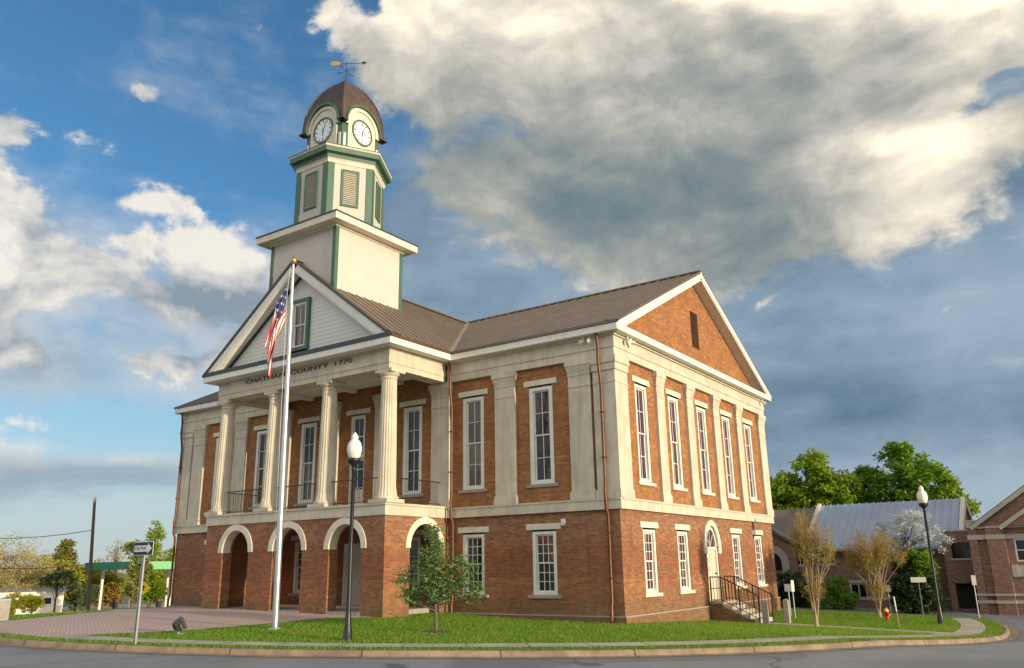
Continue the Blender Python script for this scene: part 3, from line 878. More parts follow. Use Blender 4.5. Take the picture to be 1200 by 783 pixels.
# portico roof, two planes running back into the main roof
m = MB()
yv_e = -.5; yv_r = (PR - EZ) / sl_ - .5
for s in (-1, 1):
    nn = pn2 if s > 0 else pn
    P4 = [Vector((MX + s * PH, YP - .48, PE)), Vector((MX, YP - .48, PR)), Vector((MX, yv_r, PR)), Vector((MX + s * PH, yv_e, PE))]
    m.add(P4 + [p - nn * .06 for p in P4], [(0, 1, 2, 3), (4, 5, 6, 7), (0, 1, 5, 4), (0, 3, 7, 4)])
    y = YP - .2
    while y < yv_r - .1:
        # seam from ridge down to the eave, or to the valley
        t = 0 if y <= yv_e else (y - yv_e) / (yv_r - yv_e)
        lo = P4[0].lerp(P4[1], t); lo = Vector((lo.x, y, lo.z)); hi = Vector((MX, y, PR))
        if t < .97: m.obox(lo, hi, (0, 1, 0), nn, -.012, .012, .0, .024)
        y += .44
m.box(MX - .12, MX + .12, YP - .5, yv_r, PR - .02, PR + .03)
m.build('portico_roof', MT['roof'], CH)
for s in (-1, 1):
    a, b = Vector((MX + s * PH, yv_e, PE)), Vector((MX, yv_r, PR))
    d = (b - a).normalized(); sd = d.cross(Vector((0, 0, 1))).normalized()
    m = MB(); m.obox(a, b, sd, (0, 0, 1), -.10, .10, .015, .05); m.build('valley_flashing', MT['valley_metal'], CH)
for s in (-1, 1):
    x = MX + s * (PH + .01)
    m = MB(); m.box(x - .05, x + .05, YP - .47, -.53, 9.443, 9.53); m.build('portico_gutter', MT['copper'], CH)

# --- porch railings between the columns and at the sides
def railing(p, q, z, n, parent=None, name='railing', hgt_=.92, mt='black', post=True):
    m = MB(); p, q = Vector(p), Vector(q); d = (q - p)
    dn = d.normalized(); sd = dn.cross(Vector((0, 0, 1))).normalized()
    up_ = Vector((0, 0, 1))
    m.obox(p + up_ * z, q + up_ * z, sd, up_, -.02, .02, hgt_ - .035, hgt_)
    m.obox(p + up_ * z, q + up_ * z, sd, up_, -.012, .012, .09, .115)
    for k in range(1, n):
        c = p + d * (k / n) + up_ * z
        m.box(c.x - .004, c.x + .004, c.y - .004, c.y + .004, c.z + .115, c.z + hgt_ - .035)
    return m.build(name, MT[mt], parent or CH)
for a, b in zip(COLX[:-1], COLX[1:]): railing((a + .32, CY, 0), (b - .32, CY, 0), 3.776, 20)
railing((XB - .28, CY + .32, 0), (XB - .28, -.17, 0), 3.776, 20); railing((XA + .28, CY + .32, 0), (XA + .28, -.17, 0), 3.776, 20)

# --- downspouts
def downspout(pts):
    m = MB(); m.tube(pts, .05, 10)
    o = m.build('downspout', MT['copper'], CH)
    b = MB()
    for z in (1.2, 2.6, 5.0, 6.5):
        pz = min(pts, key=lambda p: abs(p[2] - z)); yb = -.2 if z > 3.4 else -.1
        b.box(pz[0] - .07, pz[0] + .07, yb - .07, yb + .08, z, z + .04)
    b.build('bracket', MT['copper'], o)
def spout(x):
    downspout([(x, -.40, 9.18), (x, -.34, 9.05), (x, -.30, 8.6), (x, -.32, 8.2), (x, -.24, 7.7), (x, -.20, 7.4), (x, -.20, 4.2), (x, -.24, 3.9), (x, -.22, 3.4), (x, -.11, 3.15), (x, -.11, .55), (x, -.16, .35), (x, -.16, .02), (x, -.26, -.08)])
spout(-.38); spout(XB + .30); spout(-W + .02); spout(XA - .3)
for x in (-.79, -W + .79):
    m = MB(); m.box(x - .035, x + .035, -.05, -.001, 3.73, 8.44); m.build('pier_gap_shade', MT['copper'], CH)  # dark strip painted in for the shade of the gap beside the pier

# --- small fixtures: floodlights under the eaves, alarm boxes, lamps on the brick
def flood(p, d):
    m = MB(); p = Vector(p); d = Vector(d).normalized()
    m.tube([p, p + Vector((0, 0, -.1))], .03, 8); q = p + Vector((0, 0, -.14))
    m.tube([q - d * .06, q + d * .02, q + d * .16], [.04, .06, .085], 12)
    m.build('floodlight', MT['white'], CH)
flood((-.95, -.25, 9.19), (-.4, -1, -.5)); flood((-.72, -.25, 9.19), (.6, -1, -.5)); flood((.30, .62, 9.19), (1, -.5, -.5)); flood((.30, .85, 9.19), (1, .6, -.5)); flood((.3, LD - .4, 9.19), (1, .3, -.5))
for p in ((-2.12, -.09, 3.02), (-16.95, -.09, 2.75)):
    m = MB(); m.box(p[0] - .07, p[0] + .07, p[1], -.002, p[2] - .11, p[2] + .11); m.box(p[0] - .045, p[0] + .045, p[1] - .03, p[1] - .001, p[2] - .05, p[2] + .08)
    m.build('alarm_box', MT['white'], CH, bevel=.01)

# ================================================================== clock tower
TY = -1.543
def sq(h, z): return [(MX - h, TY - h, z), (MX + h, TY - h, z), (MX + h, TY + h, z), (MX - h, TY + h, z)]
def hexa(r, z, off=0): return [(MX + r * math.cos(R(a + off)), TY + r * math.sin(R(a + off)), z) for a in (-120, -60, 0, 60, 120, 180)]
def loft(mb, rings, mi=0, cap=True):
    n = len(rings[0]); vs = [p for r_ in rings for p in r_]
    fs = []
    for i in range(len(rings) - 1):
        for k in range(n):
            k2 = (k + 1) % n
            fs.append((i * n + k, i * n + k2, (i + 1) * n + k2, (i + 1) * n + k))
    if cap: fs += [tuple(range(n - 1, -1, -1)), tuple(range((len(rings) - 1) * n, len(rings) * n))]
    mb.add(vs, fs, mi)
HB = 1.90
zr = PR - HB * ps - .12
m = MB()
for y in (TY - HB, TY + HB):
    m.poly([(MX - HB, y, zr), (MX, y, PR - .12), (MX + HB, y, zr), (MX + HB, y, 14.70), (MX - HB, y, 14.70)])
for x in (MX - HB, MX + HB): m.quad((x, TY - HB, zr), (x, TY + HB, zr), (x, TY + HB, 14.70), (x, TY - HB, 14.70))
m.build('tower_base', MT['tower'], CH)
for sx in (-1, 1):
    for sy in (-1, 1):
        m = MB(); x, y = MX + sx * 1.90, TY + sy * 1.90
        x0, x1 = (x - .15, x + .025) if sx > 0 else (x - .025, x + .15)
        y0, y1 = (y - .15, y + .025) if sy > 0 else (y - .025, y + .15)
        m.box(x0, x1, y0, y1, zr + .05, 14.60)
        m.build('corner_board', MT['green'], CH)
m = MB(); loft(m, [sq(1.96, 14.60), sq(2.0, 14.68)]); m.box(MX - 2.37, MX + 2.37, TY - 2.37, TY + 2.37, 14.681, 14.96); m.build('tower_cornice', MT['trim'], CH, bevel=.012)
m = MB(); loft(m, [sq(2.40, 14.961), sq(2.40, 15.01), sq(1.62, 15.30)]); m.build('tower_skirt_roof', MT['flash'], CH)
# hexagonal louvred stage
HR = 1.88
m = MB(); loft(m, [hexa(HR, 15.0), hexa(HR, 18.12)]); m.build('belfry', MT['tower'], CH)
V = hexa(HR, 0)
for k in range(6):
    m = MB(); p = Vector(V[k])
    for j in ((k + 1) % 6, (k - 1) % 6):
        d = (Vector(V[j]) - p).normalized(); out = Vector((d.y, -d.x, 0))
        if out.dot(p - Vector((MX, TY, 0))) < 0: out = -out
        m.obox(p + Vector((0, 0, 15.05)), p + d * .27 + Vector((0, 0, 15.05)), out, (0, 0, 1), -.01, .03, 0, 2.78)
    m.build('corner_board', MT['green'], CH)
def hex_face(k):
    a, b = Vector(V[k]), Vector(V[(k + 1) % 6]); c = (a + b) / 2; d = (b - a).normalized(); n = Vector((c.x - MX, c.y - TY, 0)).normalized()
    return c, d, n
for k in range(6):
    c, d, n = hex_face(k)
    z0, z1, hw = 15.93, 17.57, .37
    f = MB()
    U = Vector((0, 0, 1))
    for a0, a1, b0, b1 in ((-hw, -hw + .09, z0, z1), (hw - .09, hw, z0, z1), (-hw + .09, hw - .09, z0, z0 + .09), (-hw + .09, hw - .09, z1 - .09, z1)):
        f.obox(c + d * a0 + U * b0, c + d * a1 + U * b0, n, U, -.02, .06, 0, b1 - b0)
    fo = f.build('louver_frame', MT['green'], CH)
    s = MB(); z = z0 + .10
    while z < z1 - .12:
        s.add([c + d * (-hw + .09) + n * .05 + U * z, c + d * (hw - .09) + n * .05 + U * z, c + d * (hw - .09) + n * .006 + U * (z + .075), c + d * (-hw + .09) + n * .006 + U * (z + .075),
               c + d * (-hw + .09) + n * .05 + U * (z + .014), c + d * (hw - .09) + n * .05 + U * (z + .014)], [(0, 1, 2, 3), (0, 1, 5, 4), (4, 5, 2, 3)])
        z += .082
    s.build('louver_slat', MT['louver'], fo, recalc=False)
m = MB(); loft(m, [hexa(HR + .03, 17.80), hexa(HR + .06, 17.92), hexa(HR + .12, 18.0)]); m.build('belfry_frieze', MT['trim'], CH)
m = MB(); loft(m, [hexa(HR + .14, 18.001), hexa(HR + .16, 18.14), hexa(HR + .34, 18.20), hexa(HR + .36, 18.40)]); m.build('belfry_cornice', MT['green'], CH)
m = MB(); loft(m, [hexa(HR + .37, 18.401), hexa(HR + .40, 18.47)]); m.build('belfry_cornice_edge', MT['trim'], CH)
m = MB(); loft(m, [hexa(HR + .42, 18.471), hexa(HR + .42, 18.495), hexa(1.2, 18.62)]); m.build('belfry_roof', MT['dome'], CH)
# clock stage
C = 1.10
m = MB(); loft(m, [sq(C, 18.4), sq(C, 20.4)]); m.build('clock_stage', MT['green'], CH)
def face_basis(k):
    n = [Vector((0, -1, 0)), Vector((1, 0, 0)), Vector((0, 1, 0)), Vector((-1, 0, 0))][k]
    d = Vector((-n.y, n.x, 0))
    return Vector((MX, TY, 0)) + n * C, d, n
U = Vector((0, 0, 1))
for k in range(4):
    c, d, n = face_basis(k)
    P3 = lambda u_, z_, o_: c + d * u_ + U * z_ + n * o_
    # cream arched field
    a = [(-.80, 18.62)] + arc(0, 19.93, .80, 28, .82) + [(.80, 18.62)]
    m = MB(); m.prism([P3(*q, .0) for q in a], n * .05); fld = m.build('clock_surround', MT['trim'], CH)
    ao = [(-1.02, 19.86), (-.95, 19.93)] + arc(0, 19.93, .95, 28, .97)[1:-1] + [(.95, 19.93), (1.02, 19.86)]
    ai = [(-.80, 19.86), (-.80, 19.93)] + arc(0, 19.93, .80, 28, .82)[1:-1] + [(.80, 19.93), (.80, 19.86)]
    m = MB(); m.ring_prism([P3(*q, -.25) for q in ao], [P3(*q, -.25) for q in ai], n * .36); m.build('arch_moulding', MT['trim'], CH)
    ao2 = [(-1.15, 19.90)] + arc(0, 19.95, 1.03, 28, 1.06) + [(1.15, 19.90)]
    ai2 = [(-.97, 19.90)] + arc(0, 19.95, .955, 28, .975) + [(.97, 19.90)]
    m = MB(); m.ring_prism([P3(*q, -.6) for q in ao2], [P3(*q, -.6) for q in ai2], n * .80); m.build('arch_hood', MT['green'], CH)
    # corner panels and eave stubs
    for s in (-1, 1):
        m = MB(); m.obox(P3(s * .97 - .06, 18.78, 0), P3(s * .97 + .06, 18.78, 0), n, U, .0, .03, 0, .62)
        m.build('corner_panel', MT['white'], CH)
    # dial, ring, numerals, hands
    m = MB(); N = 48
    m.prism([P3(.53 * math.cos(2 * PI * i / N), 19.78 + .53 * math.sin(2 * PI * i / N), .05) for i in range(N)], n * .02)
    dial = m.build('clock_face', MT['dial'], CH)
    m = MB()
    cir = lambda r_, o_: [P3(r_ * math.cos(2 * PI * i / N), 19.78 + r_ * math.sin(2 * PI * i / N), o_) for i in range(N)]
    m.ring_prism(cir(.60, .05), cir(.53, .05), n * .045, closed=True); m.build('dial_rim', MT['green'], dial)
    m = MB()
    for h in range(12):
        t = R(90 - 30 * h); rad = d * math.cos(t) + U * math.sin(t); tan = d * -math.sin(t) + U * math.cos(t)
        L_, w_ = (.10, .020) if h % 3 else (.12, .028)
        o_ = P3(0, 19.78, .07)
        m.obox(o_ + rad * (.49 - L_), o_ + rad * .49, tan, n, -w_, w_, .0, .004)
    m.ring_prism(cir(.515, .0701), cir(.505, .0701), n * .003, closed=True)
    m.build('hour_mark', MT['black'], dial)
    for nm, t, L_, w_, zz in (('hour_hand', 90 - 182, .27, .030, .078), ('minute_hand', 90 - 22, .43, .020, .086)):
        t = R(t); rad = d * math.cos(t) + U * math.sin(t); tan = d * -math.sin(t) + U * math.cos(t)
        m = MB(); o_ = P3(0, 19.78, zz)
        m.add([o_ - rad * .08 - tan * w_, o_ - rad * .08 + tan * w_, o_ + rad * L_ + tan * w_ * .35, o_ + rad * L_ - tan * w_ * .35], [(0, 1, 2, 3)])
        vs = m.v[:]; m.add([Vector(v) + n * .005 for v in vs], [(0, 1, 2, 3)]); m.build(nm, MT['black'], dial)
# four-sided copper dome
m = MB()
prof = [(1.36, 19.88), (1.36, 19.93), (1.27, 19.97), (1.235, 20.10), (1.225, 20.35), (1.21, 20.6), (1.175, 20.85), (1.12, 21.1), (1.055, 21.35), (.97, 21.6), (.86, 21.85), (.72, 22.1), (.565, 22.32), (.385, 22.52), (.20, 22.65), (.03, 22.73)]
# each side is kept clear of the clock dormer by the arch hood that stands proud of it
rings = []
for h, z in prof: rings.append(sq(h, z))
vs = [p for r_ in rings for p in r_]
seg = 4
for i in range(len(rings) - 1):
    for k in range(4):
        k2 = (k + 1) % 4
        a, b, c_, e_ = (Vector(rings[i][k]), Vector(rings[i][k2]), Vector(rings[i + 1][k2]), Vector(rings[i + 1][k]))
        zlo, zhi = prof[i][1], prof[i + 1][1]
        # cut the opening for the dormer (half-width at this height)
        def half(z_):
            t = (z_ - 19.95) / 1.05
            return 0 if t >= 1 else (.99 if t <= 0 else .99 * math.sqrt(1 - t * t))
        h0, h1 = half(zlo), half(zhi)
        L0, L1 = (b - a).length, (c_ - e_).length
        if h0 <= 0:
            m.add([a, b, c_, e_], [(0, 1, 2, 3)])
        else:
            f0, f1 = (.5 - h0 / L0), (.5 - h1 / L1)
            m.add([a, a.lerp(b, f0), e_.lerp(c_, f1), e_], [(0, 1, 2, 3)])
            m.add([b.lerp(a, f0), b, c_, c_.lerp(e_, f1)], [(0, 1, 2, 3)])
for k in range(4):
    m.tube([(Vector(rings[i][k]) - Vector((MX, TY, 0))) * 1.0 + Vector((MX, TY, 0)) for i in range(2, len(rings))], .028, 6)
m.build('dome', MT['dome'], CH, recalc=False)
# weather vane
m = MB()
m.tube([(MX, TY, 22.6), (MX, TY, 23.85)], [.022, .012], 8)
m.lathe([(.03, 22.72), (.075, 22.78), (.03, 22.84)], (MX, TY), 12)
vane = m.build('weather_vane', MT['black'], CH)
m = MB()
for ang in (10, 100):
    c_, s_ = math.cos(R(ang)), math.sin(R(ang))
    m.tube([(MX - .36 * c_, TY - .36 * s_, 23.33), (MX + .36 * c_, TY + .36 * s_, 23.33)], .009, 6)
vd = Vector((.85, .52, 0))
m.obox(Vector((MX, TY, 23.72)) - vd * .62, Vector((MX, TY, 23.72)) + vd * .72, vd.cross(U), U, -.009, .009, -.011, .011)
m.prism([Vector((MX, TY, 23.72)) + vd * .72 + U * .09, Vector((MX, TY, 23.72)) + vd * .95, Vector((MX, TY, 23.72)) + vd * .72 - U * .09], vd.cross(U) * .012)
m.build('vane_arrow', MT['black'], vane)
m = MB(); o_ = Vector((MX, TY, 23.74)) - vd * .28
m.prism([o_ + U * .0 + vd * .05, o_ - vd * .10 + U * .11, o_ - vd * .34 + U * .13, o_ - vd * .44 + U * .08, o_ - vd * .44 - U * .08, o_ - vd * .34 - U * .12, o_ - vd * .08 - U * .09], vd.cross(U) * .02)
m.build('vane_tail', MT['gold'], vane)
for ch, ang in (('N', 100), ('E', 10), ('S', 280), ('W', 190)):
    c_, s_ = math.cos(R(ang)), math.sin(R(ang))
    lettering(ch, 0, 0, 0, 0, .15, 'black', vane, 'compass_letter', (PI / 2, 0, R(30)), ext=.01).location = Vector((MX + .41 * c_, TY + .41 * s_, 23.33)) - ORIGIN[vane.name]

# ================================================================== ground, road, lawn
KX, KY, KR = -13.26, 9.40, 22.65
def rk(t):
    s = math.sin(t)
    if s <= 0.05: return KR
    a, b = KR, 7.4 / s
    k = 3.0
    h = max(k - abs(a - b), 0) / k
    return min(a, b) - h * h * k * .25
def polar_sheet(name, f0, f1, nr, nth, zoff, mt, kind='structure', t0=0.0, t1=2 * PI):
    th = np.linspace(t0, t1, nth + 1)
    V = []; Q = []
    for i, t in enumerate(th):
        a, b = f0(t), f1(t)
        for j in range(nr + 1):
            r = a + (b - a) * j / nr
            x, y = KX + r * math.cos(t), KY + r * math.sin(t)
            V.append((x, y, hgt(x, y) + zoff))
    for i in range(nth):
        for j in range(nr):
            Q.append((i * (nr + 1) + j, i * (nr + 1) + j + 1, (i + 1) * (nr + 1) + j + 1, (i + 1) * (nr + 1) + j))
    o = fast_mesh(name, V, Q, mt)
    return tag(o, kind=kind)
def joints(nt, v, spacing, width):
    """1 on the joints that run outward from the circle's middle"""
    sp_ = nt.nodes.new('ShaderNodeSeparateXYZ'); nt.links.new(v, sp_.inputs[0])
    t = (X(nt, sp_.outputs[1]) - KY)._m('ARCTAN2', X(nt, sp_.outputs[0]) - KX) * (22.0 / spacing) + 100.0
    return 1.0 - (t._m('FRACT') - .5)._m('ABSOLUTE').ss(width / spacing * .5, width / spacing)
def ground_mats():
    # asphalt
    m, nt, p, _ = new_mat('asphalt')
    v = geo_pos(nt)
    a = xnoise(nt, v, .35, 5, .6); b = xnoise(nt, v, 60, 3, .6); st = xnoise(nt, xvmap(nt, v, (1, 1, 1)), 3.0, 5, .65)
    c = xmix(nt, a.ss(.35, .65), (.175, .18, .192), (.235, .238, .248))
    c = xmix(nt, (b.ss(.55, .75) * .5), c, (.32, .315, .31)); c = xmix(nt, st.ss(.58, .7) * .35, c, (.125, .125, .13))
    # long tar-filled seams, old patches and drip stains along the gutter
    sm = xnoise(nt, v, .16, 2, .5)._m('SUBTRACT', .5)._m('ABSOLUTE').ss(.0, .004)
    c = xmix(nt, (1.0 - sm) * .75, c, (.05, .05, .052))
    pt = xnoise(nt, xvmap(nt, v, (1, 1, 1), (9, 3, 0)), .12, 1, .5).ss(.585, .592)
    c = xmix(nt, pt * .45, c, (.115, .117, .125))
    sp_ = nt.nodes.new('ShaderNodeSeparateXYZ'); nt.links.new(v, sp_.inputs[0])
    rr = ((X(nt, sp_.outputs[0]) - KX).pow(2.0) + (X(nt, sp_.outputs[1]) - KY).pow(2.0)).pow(.5) - KR
    gut = (1.0 - (rr + (st - .5) * .7).ss(.25, .75)) * .5
    c = xmix(nt, gut, c, (.105, .09, .07))
    vor = nt.nodes.new('ShaderNodeTexVoronoi'); vor.feature = 'DISTANCE_TO_EDGE'; vor.inputs['Scale'].default_value = .33
    wv = xvmap(nt, v, (1, 1, 1)); nt.links.new(wv, vor.inputs['Vector'])
    crack = X(nt, vor.outputs['Distance']).ss(.0, .006)
    c = xmix(nt, (1.0 - crack) * .5 * a.ss(.45, .6), c, (.03, .03, .03))
    nt.links.new(c.s, p.inputs['Base Color']); p.inputs['Roughness'].default_value = .78
    bump(nt, p, b, .35, .006); MT['asphalt'] = m
    # soil and turf under the blades
    m, nt, p, _ = new_mat('turf')
    v = geo_pos(nt)
    a = xnoise(nt, v, .5, 5, .65); b = xnoise(nt, v, 9, 5, .7)
    c = xmix(nt, a.ss(.35, .68), (.075, .175, .020), (.13, .24, .028)); c = xmix(nt, b.ss(.52, .75) * .6, c, (.19, .21, .05)); c = xmix(nt, b.ss(.25, .45) * .0 + (1.0 - b.ss(.25, .42)) * .6, c, (.04, .095, .014))
    nt.links.new(c.s, p.inputs['Base Color']); p.inputs['Roughness'].default_value = .95; p.inputs['Specular IOR Level'].default_value = .1
    bump(nt, p, b, .8, .03); MT['turf'] = m
    m, nt, p, _ = new_mat('far ground')
    v = geo_pos(nt); a = xnoise(nt, v, .08, 6, .65)
    c = xmix(nt, a.ss(.4, .6), (.22, .18, .10), (.09, .12, .03)); nt.links.new(c.s, p.inputs['Base Color']); p.inputs['Roughness'].default_value = .95; MT['far_ground'] = m
    # clay pavers
    m, nt, p, _ = new_mat('clay pavers')
    v = geo_pos(nt)
    b = nt.nodes.new('ShaderNodeTexBrick'); nt.links.new(xvmap(nt, v, (1, 1, 0), (0, 0, 0), (0, 0, R(28))), b.inputs['Vector'])
    b.inputs['Scale'].default_value = 1; b.inputs['Brick Width'].default_value = .22; b.inputs['Row Height'].default_value = .11; b.inputs['Mortar Size'].default_value = .008
    a = xnoise(nt, v, .7, 5, .6)
    c1 = xmix(nt, a.ss(.35, .65), (.58, .40, .345), (.51, .365, .315)); c2 = xmix(nt, a.ss(.4, .6), (.48, .33, .285), (.54, .385, .335))
    nt.links.new(c1.s, b.inputs['Color1']); nt.links.new(c2.s, b.inputs['Color2']); b.inputs['Mortar'].default_value = (.30, .24, .21, 1)
    nt.links.new(b.outputs[0], p.inputs['Base Color']); p.inputs['Roughness'].default_value = .8
    bump(nt, p, X(nt, b.outputs['Fac']) * -1.0, .4, .005); MT['paver'] = m
    # broom-finished concrete with joints
    m, nt, p, _ = new_mat('walk concrete')
    v = geo_pos(nt); a = xnoise(nt, v, 1.1, 6, .65); f = xnoise(nt, v, 30, 3, .6)
    c = xmix(nt, a.ss(.35, .65), (.46, .41, .34), (.33, .29, .24)); c = xmix(nt, f.ss(.5, .8) * .4, c, (.24, .21, .17)); c = xmix(nt, joints(nt, v, 1.5, .03) * .75, c, (.10, .09, .07))
    nt.links.new(c.s, p.inputs['Base Color']); p.inputs['Roughness'].default_value = .9; bump(nt, p, f, .3, .004); MT['walk'] = m
    m, nt, p, _ = new_mat('kerb stone')
    v = geo_pos(nt); a = xnoise(nt, v, 1.6, 6, .7); f = xnoise(nt, v, 25, 3, .6)
    c = xmix(nt, a.ss(.35, .65), (.31, .225, .15), (.19, .135, .092)); c = xmix(nt, f.ss(.5, .8) * .4, c, (.2, .16, .12)); c = xmix(nt, joints(nt, v, 3.0, .03) * .85, c, (.07, .055, .04)); dr = xnoise(nt, v, .8, 4, .6); c = xmix(nt, dr.ss(.5, .7) * .5, c, (.16, .13, .10))
    nt.links.new(c.s, p.inputs['Base Color']); p.inputs['Roughness'].default_value = .9; bump(nt, p, f, .3, .004); MT['kerb'] = m
ground_mats()

def big_ground():
    g = np.sinh(np.linspace(-1, 1, 121) * 6.2) / np.sinh(6.2) * 2500
    n = len(g); V = []; Q = []
    for i, x in enumerate(g):
        for j, y in enumerate(g):
            V.append((x + KX, y + KY, hgt(x + KX, y + KY) - .22))
    for i in range(n - 1):
        for j in range(n - 1):
            Q.append((i * n + j, (i + 1) * n + j, (i + 1) * n + j + 1, i * n + j + 1))
    tag(fast_mesh('ground', V, Q, MT['far_ground']), kind='structure')
big_ground()
def r_road(t):
    a = math.atan2(math.sin(t - PI), math.cos(t - PI))
    return 62 - 30 * (1 - sst(.7, 1.3, abs(a)))
polar_sheet('road', lambda t: 6.0, r_road, 60, 220, -.125, MT['asphalt'])
polar_sheet('gutter_pan', lambda t: rk(t), lambda t: rk(t) + .30, 2, 260, -.118, MT['kerb'])
def kerb():
    n = 300; V = []; Q = []
    prof = [(-.17, -.3), (-.17, .002), (-.03, .002), (0, -.02), (.02, -.121), (.02, -.3)]
    for i in range(n):
        t = 2 * PI * i / n; r0 = rk(t)
        for dr, dz in prof:
            x, y = KX + (r0 + dr) * math.cos(t), KY + (r0 + dr) * math.sin(t)
            V.append((x, y, hgt(x, y) + dz))
    m = len(prof)
    for i in range(n):
        for j in range(m - 1):
            i2 = (i + 1) % n
            Q.append((i * m + j, i * m + j + 1, i2 * m + j + 1, i2 * m + j))
    tag(fast_mesh('kerb', V, Q, MT['kerb']), kind='structure')
kerb()
polar_sheet('lawn', lambda t: 0.4, lambda t: rk(t) - .165, 50, 260, -.004, MT['turf'])
polar_sheet('sidewalk', lambda t: 21.15, lambda t: 21.95, 3, 160, .008, MT['walk'], t0=R(-112), t1=R(18))
FP = [(-10.45, -12.45), (-10.05, -11.3), (-9.35, -9.8), (-9.05, -8.0), (-8.6, -6.2), (-8.3, -4.6), (-7.3, -3.30)]
BP = [(-17.2, -12.0), (-18.1, -10.1), (-19.3, -8.0), (-20.8, -5.4), (-22.3, -3.0), (-23.6, -1.0), (-24.6, -.05)]
def resample(pts, n):
    out = []
    for k in range(n + 1):
        t = k / n * (len(pts) - 1); i = min(int(t), len(pts) - 2); f = t - i
        p0, p1, p2, p3 = pts[max(i - 1, 0)], pts[i], pts[i + 1], pts[min(i + 2, len(pts) - 1)]
        out.append(tuple(.5 * (2 * b + (c - a) * f + (2 * a - 5 * b + 4 * c - d) * f * f + (3 * b - a - 3 * c + d) * f ** 3) for a, b, c, d in zip(p0, p1, p2, p3)))
    return out
def loft_sheet(name, A_, B_, n, m, zoff, mt):
    A_, B_ = resample(A_, n), resample(B_, n)
    V = []; Q = []
    for a, b in zip(A_, B_):
        for j in range(m + 1):
            x, y = a[0] + (b[0] - a[0]) * j / m, a[1] + (b[1] - a[1]) * j / m
            V.append((x, y, hgt(x, y) + zoff))
    for i in range(n):
        for j in range(m): Q.append((i * (m + 1) + j, i * (m + 1) + j + 1, (i + 1) * (m + 1) + j + 1, (i + 1) * (m + 1) + j))
    return tag(fast_mesh(name, V, Q, mt), kind='structure')
loft_sheet('plaza', FP, BP, 40, 30, .014, MT['paver'])
loft_sheet('walkway', [(1.9, 6.75), (4.2, 6.9), (6.0, 6.9), (7.9, 6.3)], [(1.9, 8.45), (4.0, 8.4), (6.0, 8.4), (8.2, 8.3)], 16, 4, .011, MT['walk'])
# pale forecourt beyond the circle to the west
loft_sheet('forecourt', [(-46, -2), (-60, 2), (-80, 8), (-110, 12)], [(-46, 30), (-62, 46), (-80, 60), (-110, 66)], 16, 16, -.10, MT['walk'])

# ---- grass blades
def in_poly(x, y, P):
    c = False
    for i in range(len(P)):
        (x1, y1), (x2, y2) = P[i], P[i - 1]
        if (y1 > y) != (y2 > y) and x < (x2 - x1) * (y - y1) / (y2 - y1) + x1: c = not c
    return c
PLAZA = resample(FP, 24) + resample(BP, 24)[::-1]
def grass():
    P = []
    rng = random.Random(3)
    def ok(x, y):
        r = math.hypot(x - KX, y - KY); t = math.atan2(y - KY, x - KX)
        if r > rk(t) - .12: return False
        if 21.12 < r < 21.98 and -112 < math.degrees(t) < 18: return rng.random() < .02
        if -24.2 < x < .05 and -.05 < y < 15.3: return False
        if XA - .05 < x < XB + .03 and YP - .02 < y < 0: return False
        if .0 < x < 2.0 and 6.75 < y < 8.45: return False
        if 1.9 < x < 8.1 and 6.8 < y < 8.4: return False
        if in_poly(x, y, PLAZA): return False
        return True
    zones = [((-12, 8.2, -13.5, 0), 95000), ((-.2, 9.4, -4, 9), 48000), ((0, 9.3, 9, 17), 26000), ((-26, -16, -12, 0), 14000)]
    for (x0, x1, y0, y1), n in zones:
        for _ in range(n):
            x, y = rng.uniform(x0, x1), rng.uniform(y0, y1)
            if ok(x, y): P.append((x, y, hgt(x, y)))
    P = np.array(P); n = len(P)
    a = RNG.uniform(0, 2 * PI, n); L_ = RNG.uniform(.025, .065, n) * (1 + .5 * (RNG.random(n) < .06)); w = RNG.uniform(.006, .014, n)
    lean = RNG.normal(0, .035, (n, 2))
    dx, dy = np.cos(a) * w, np.sin(a) * w
    V = np.zeros((n, 3, 3))
    V[:, 0] = P + np.c_[dx, dy, np.full(n, -.006)]; V[:, 1] = P - np.c_[dx, dy, np.full(n, .006)]
    V[:, 2] = P + np.c_[lean, L_]
    o = fast_mesh('grass', V.reshape(-1, 3), np.arange(3 * n).reshape(n, 3), MT['blade'])
    tag(o, 'short mown green grass blades covering the courthouse lawn', 'grass', kind='stuff')
MT['blade'] = leaf_mat('grass blade', (.11, .255, .020), (.24, .37, .036), .4, .7)
def patchy(m):
    nt = m.node_tree
    v = geo_pos(nt)
    a = xnoise(nt, v, .42, 5, .65); b = xnoise(nt, v, 2.6, 4, .65)
    for n in list(nt.nodes):
        if n.type in ('BSDF_PRINCIPLED', 'BSDF_TRANSLUCENT'):
            s_ = n.inputs[0]; c = X(nt, s_.links[0].from_socket)
            c = xmix(nt, a.ss(.50, .66) * .55, c, (.31, .35, .05)); c = xmix(nt, b.ss(.54, .70) * .65, c, (.38, .34, .11)); c = xmix(nt, (1.0 - b.ss(.28, .44)) * .6, c, (.05, .13, .018))
            nt.links.new(c.s, s_)
patchy(MT['blade'])
grass()

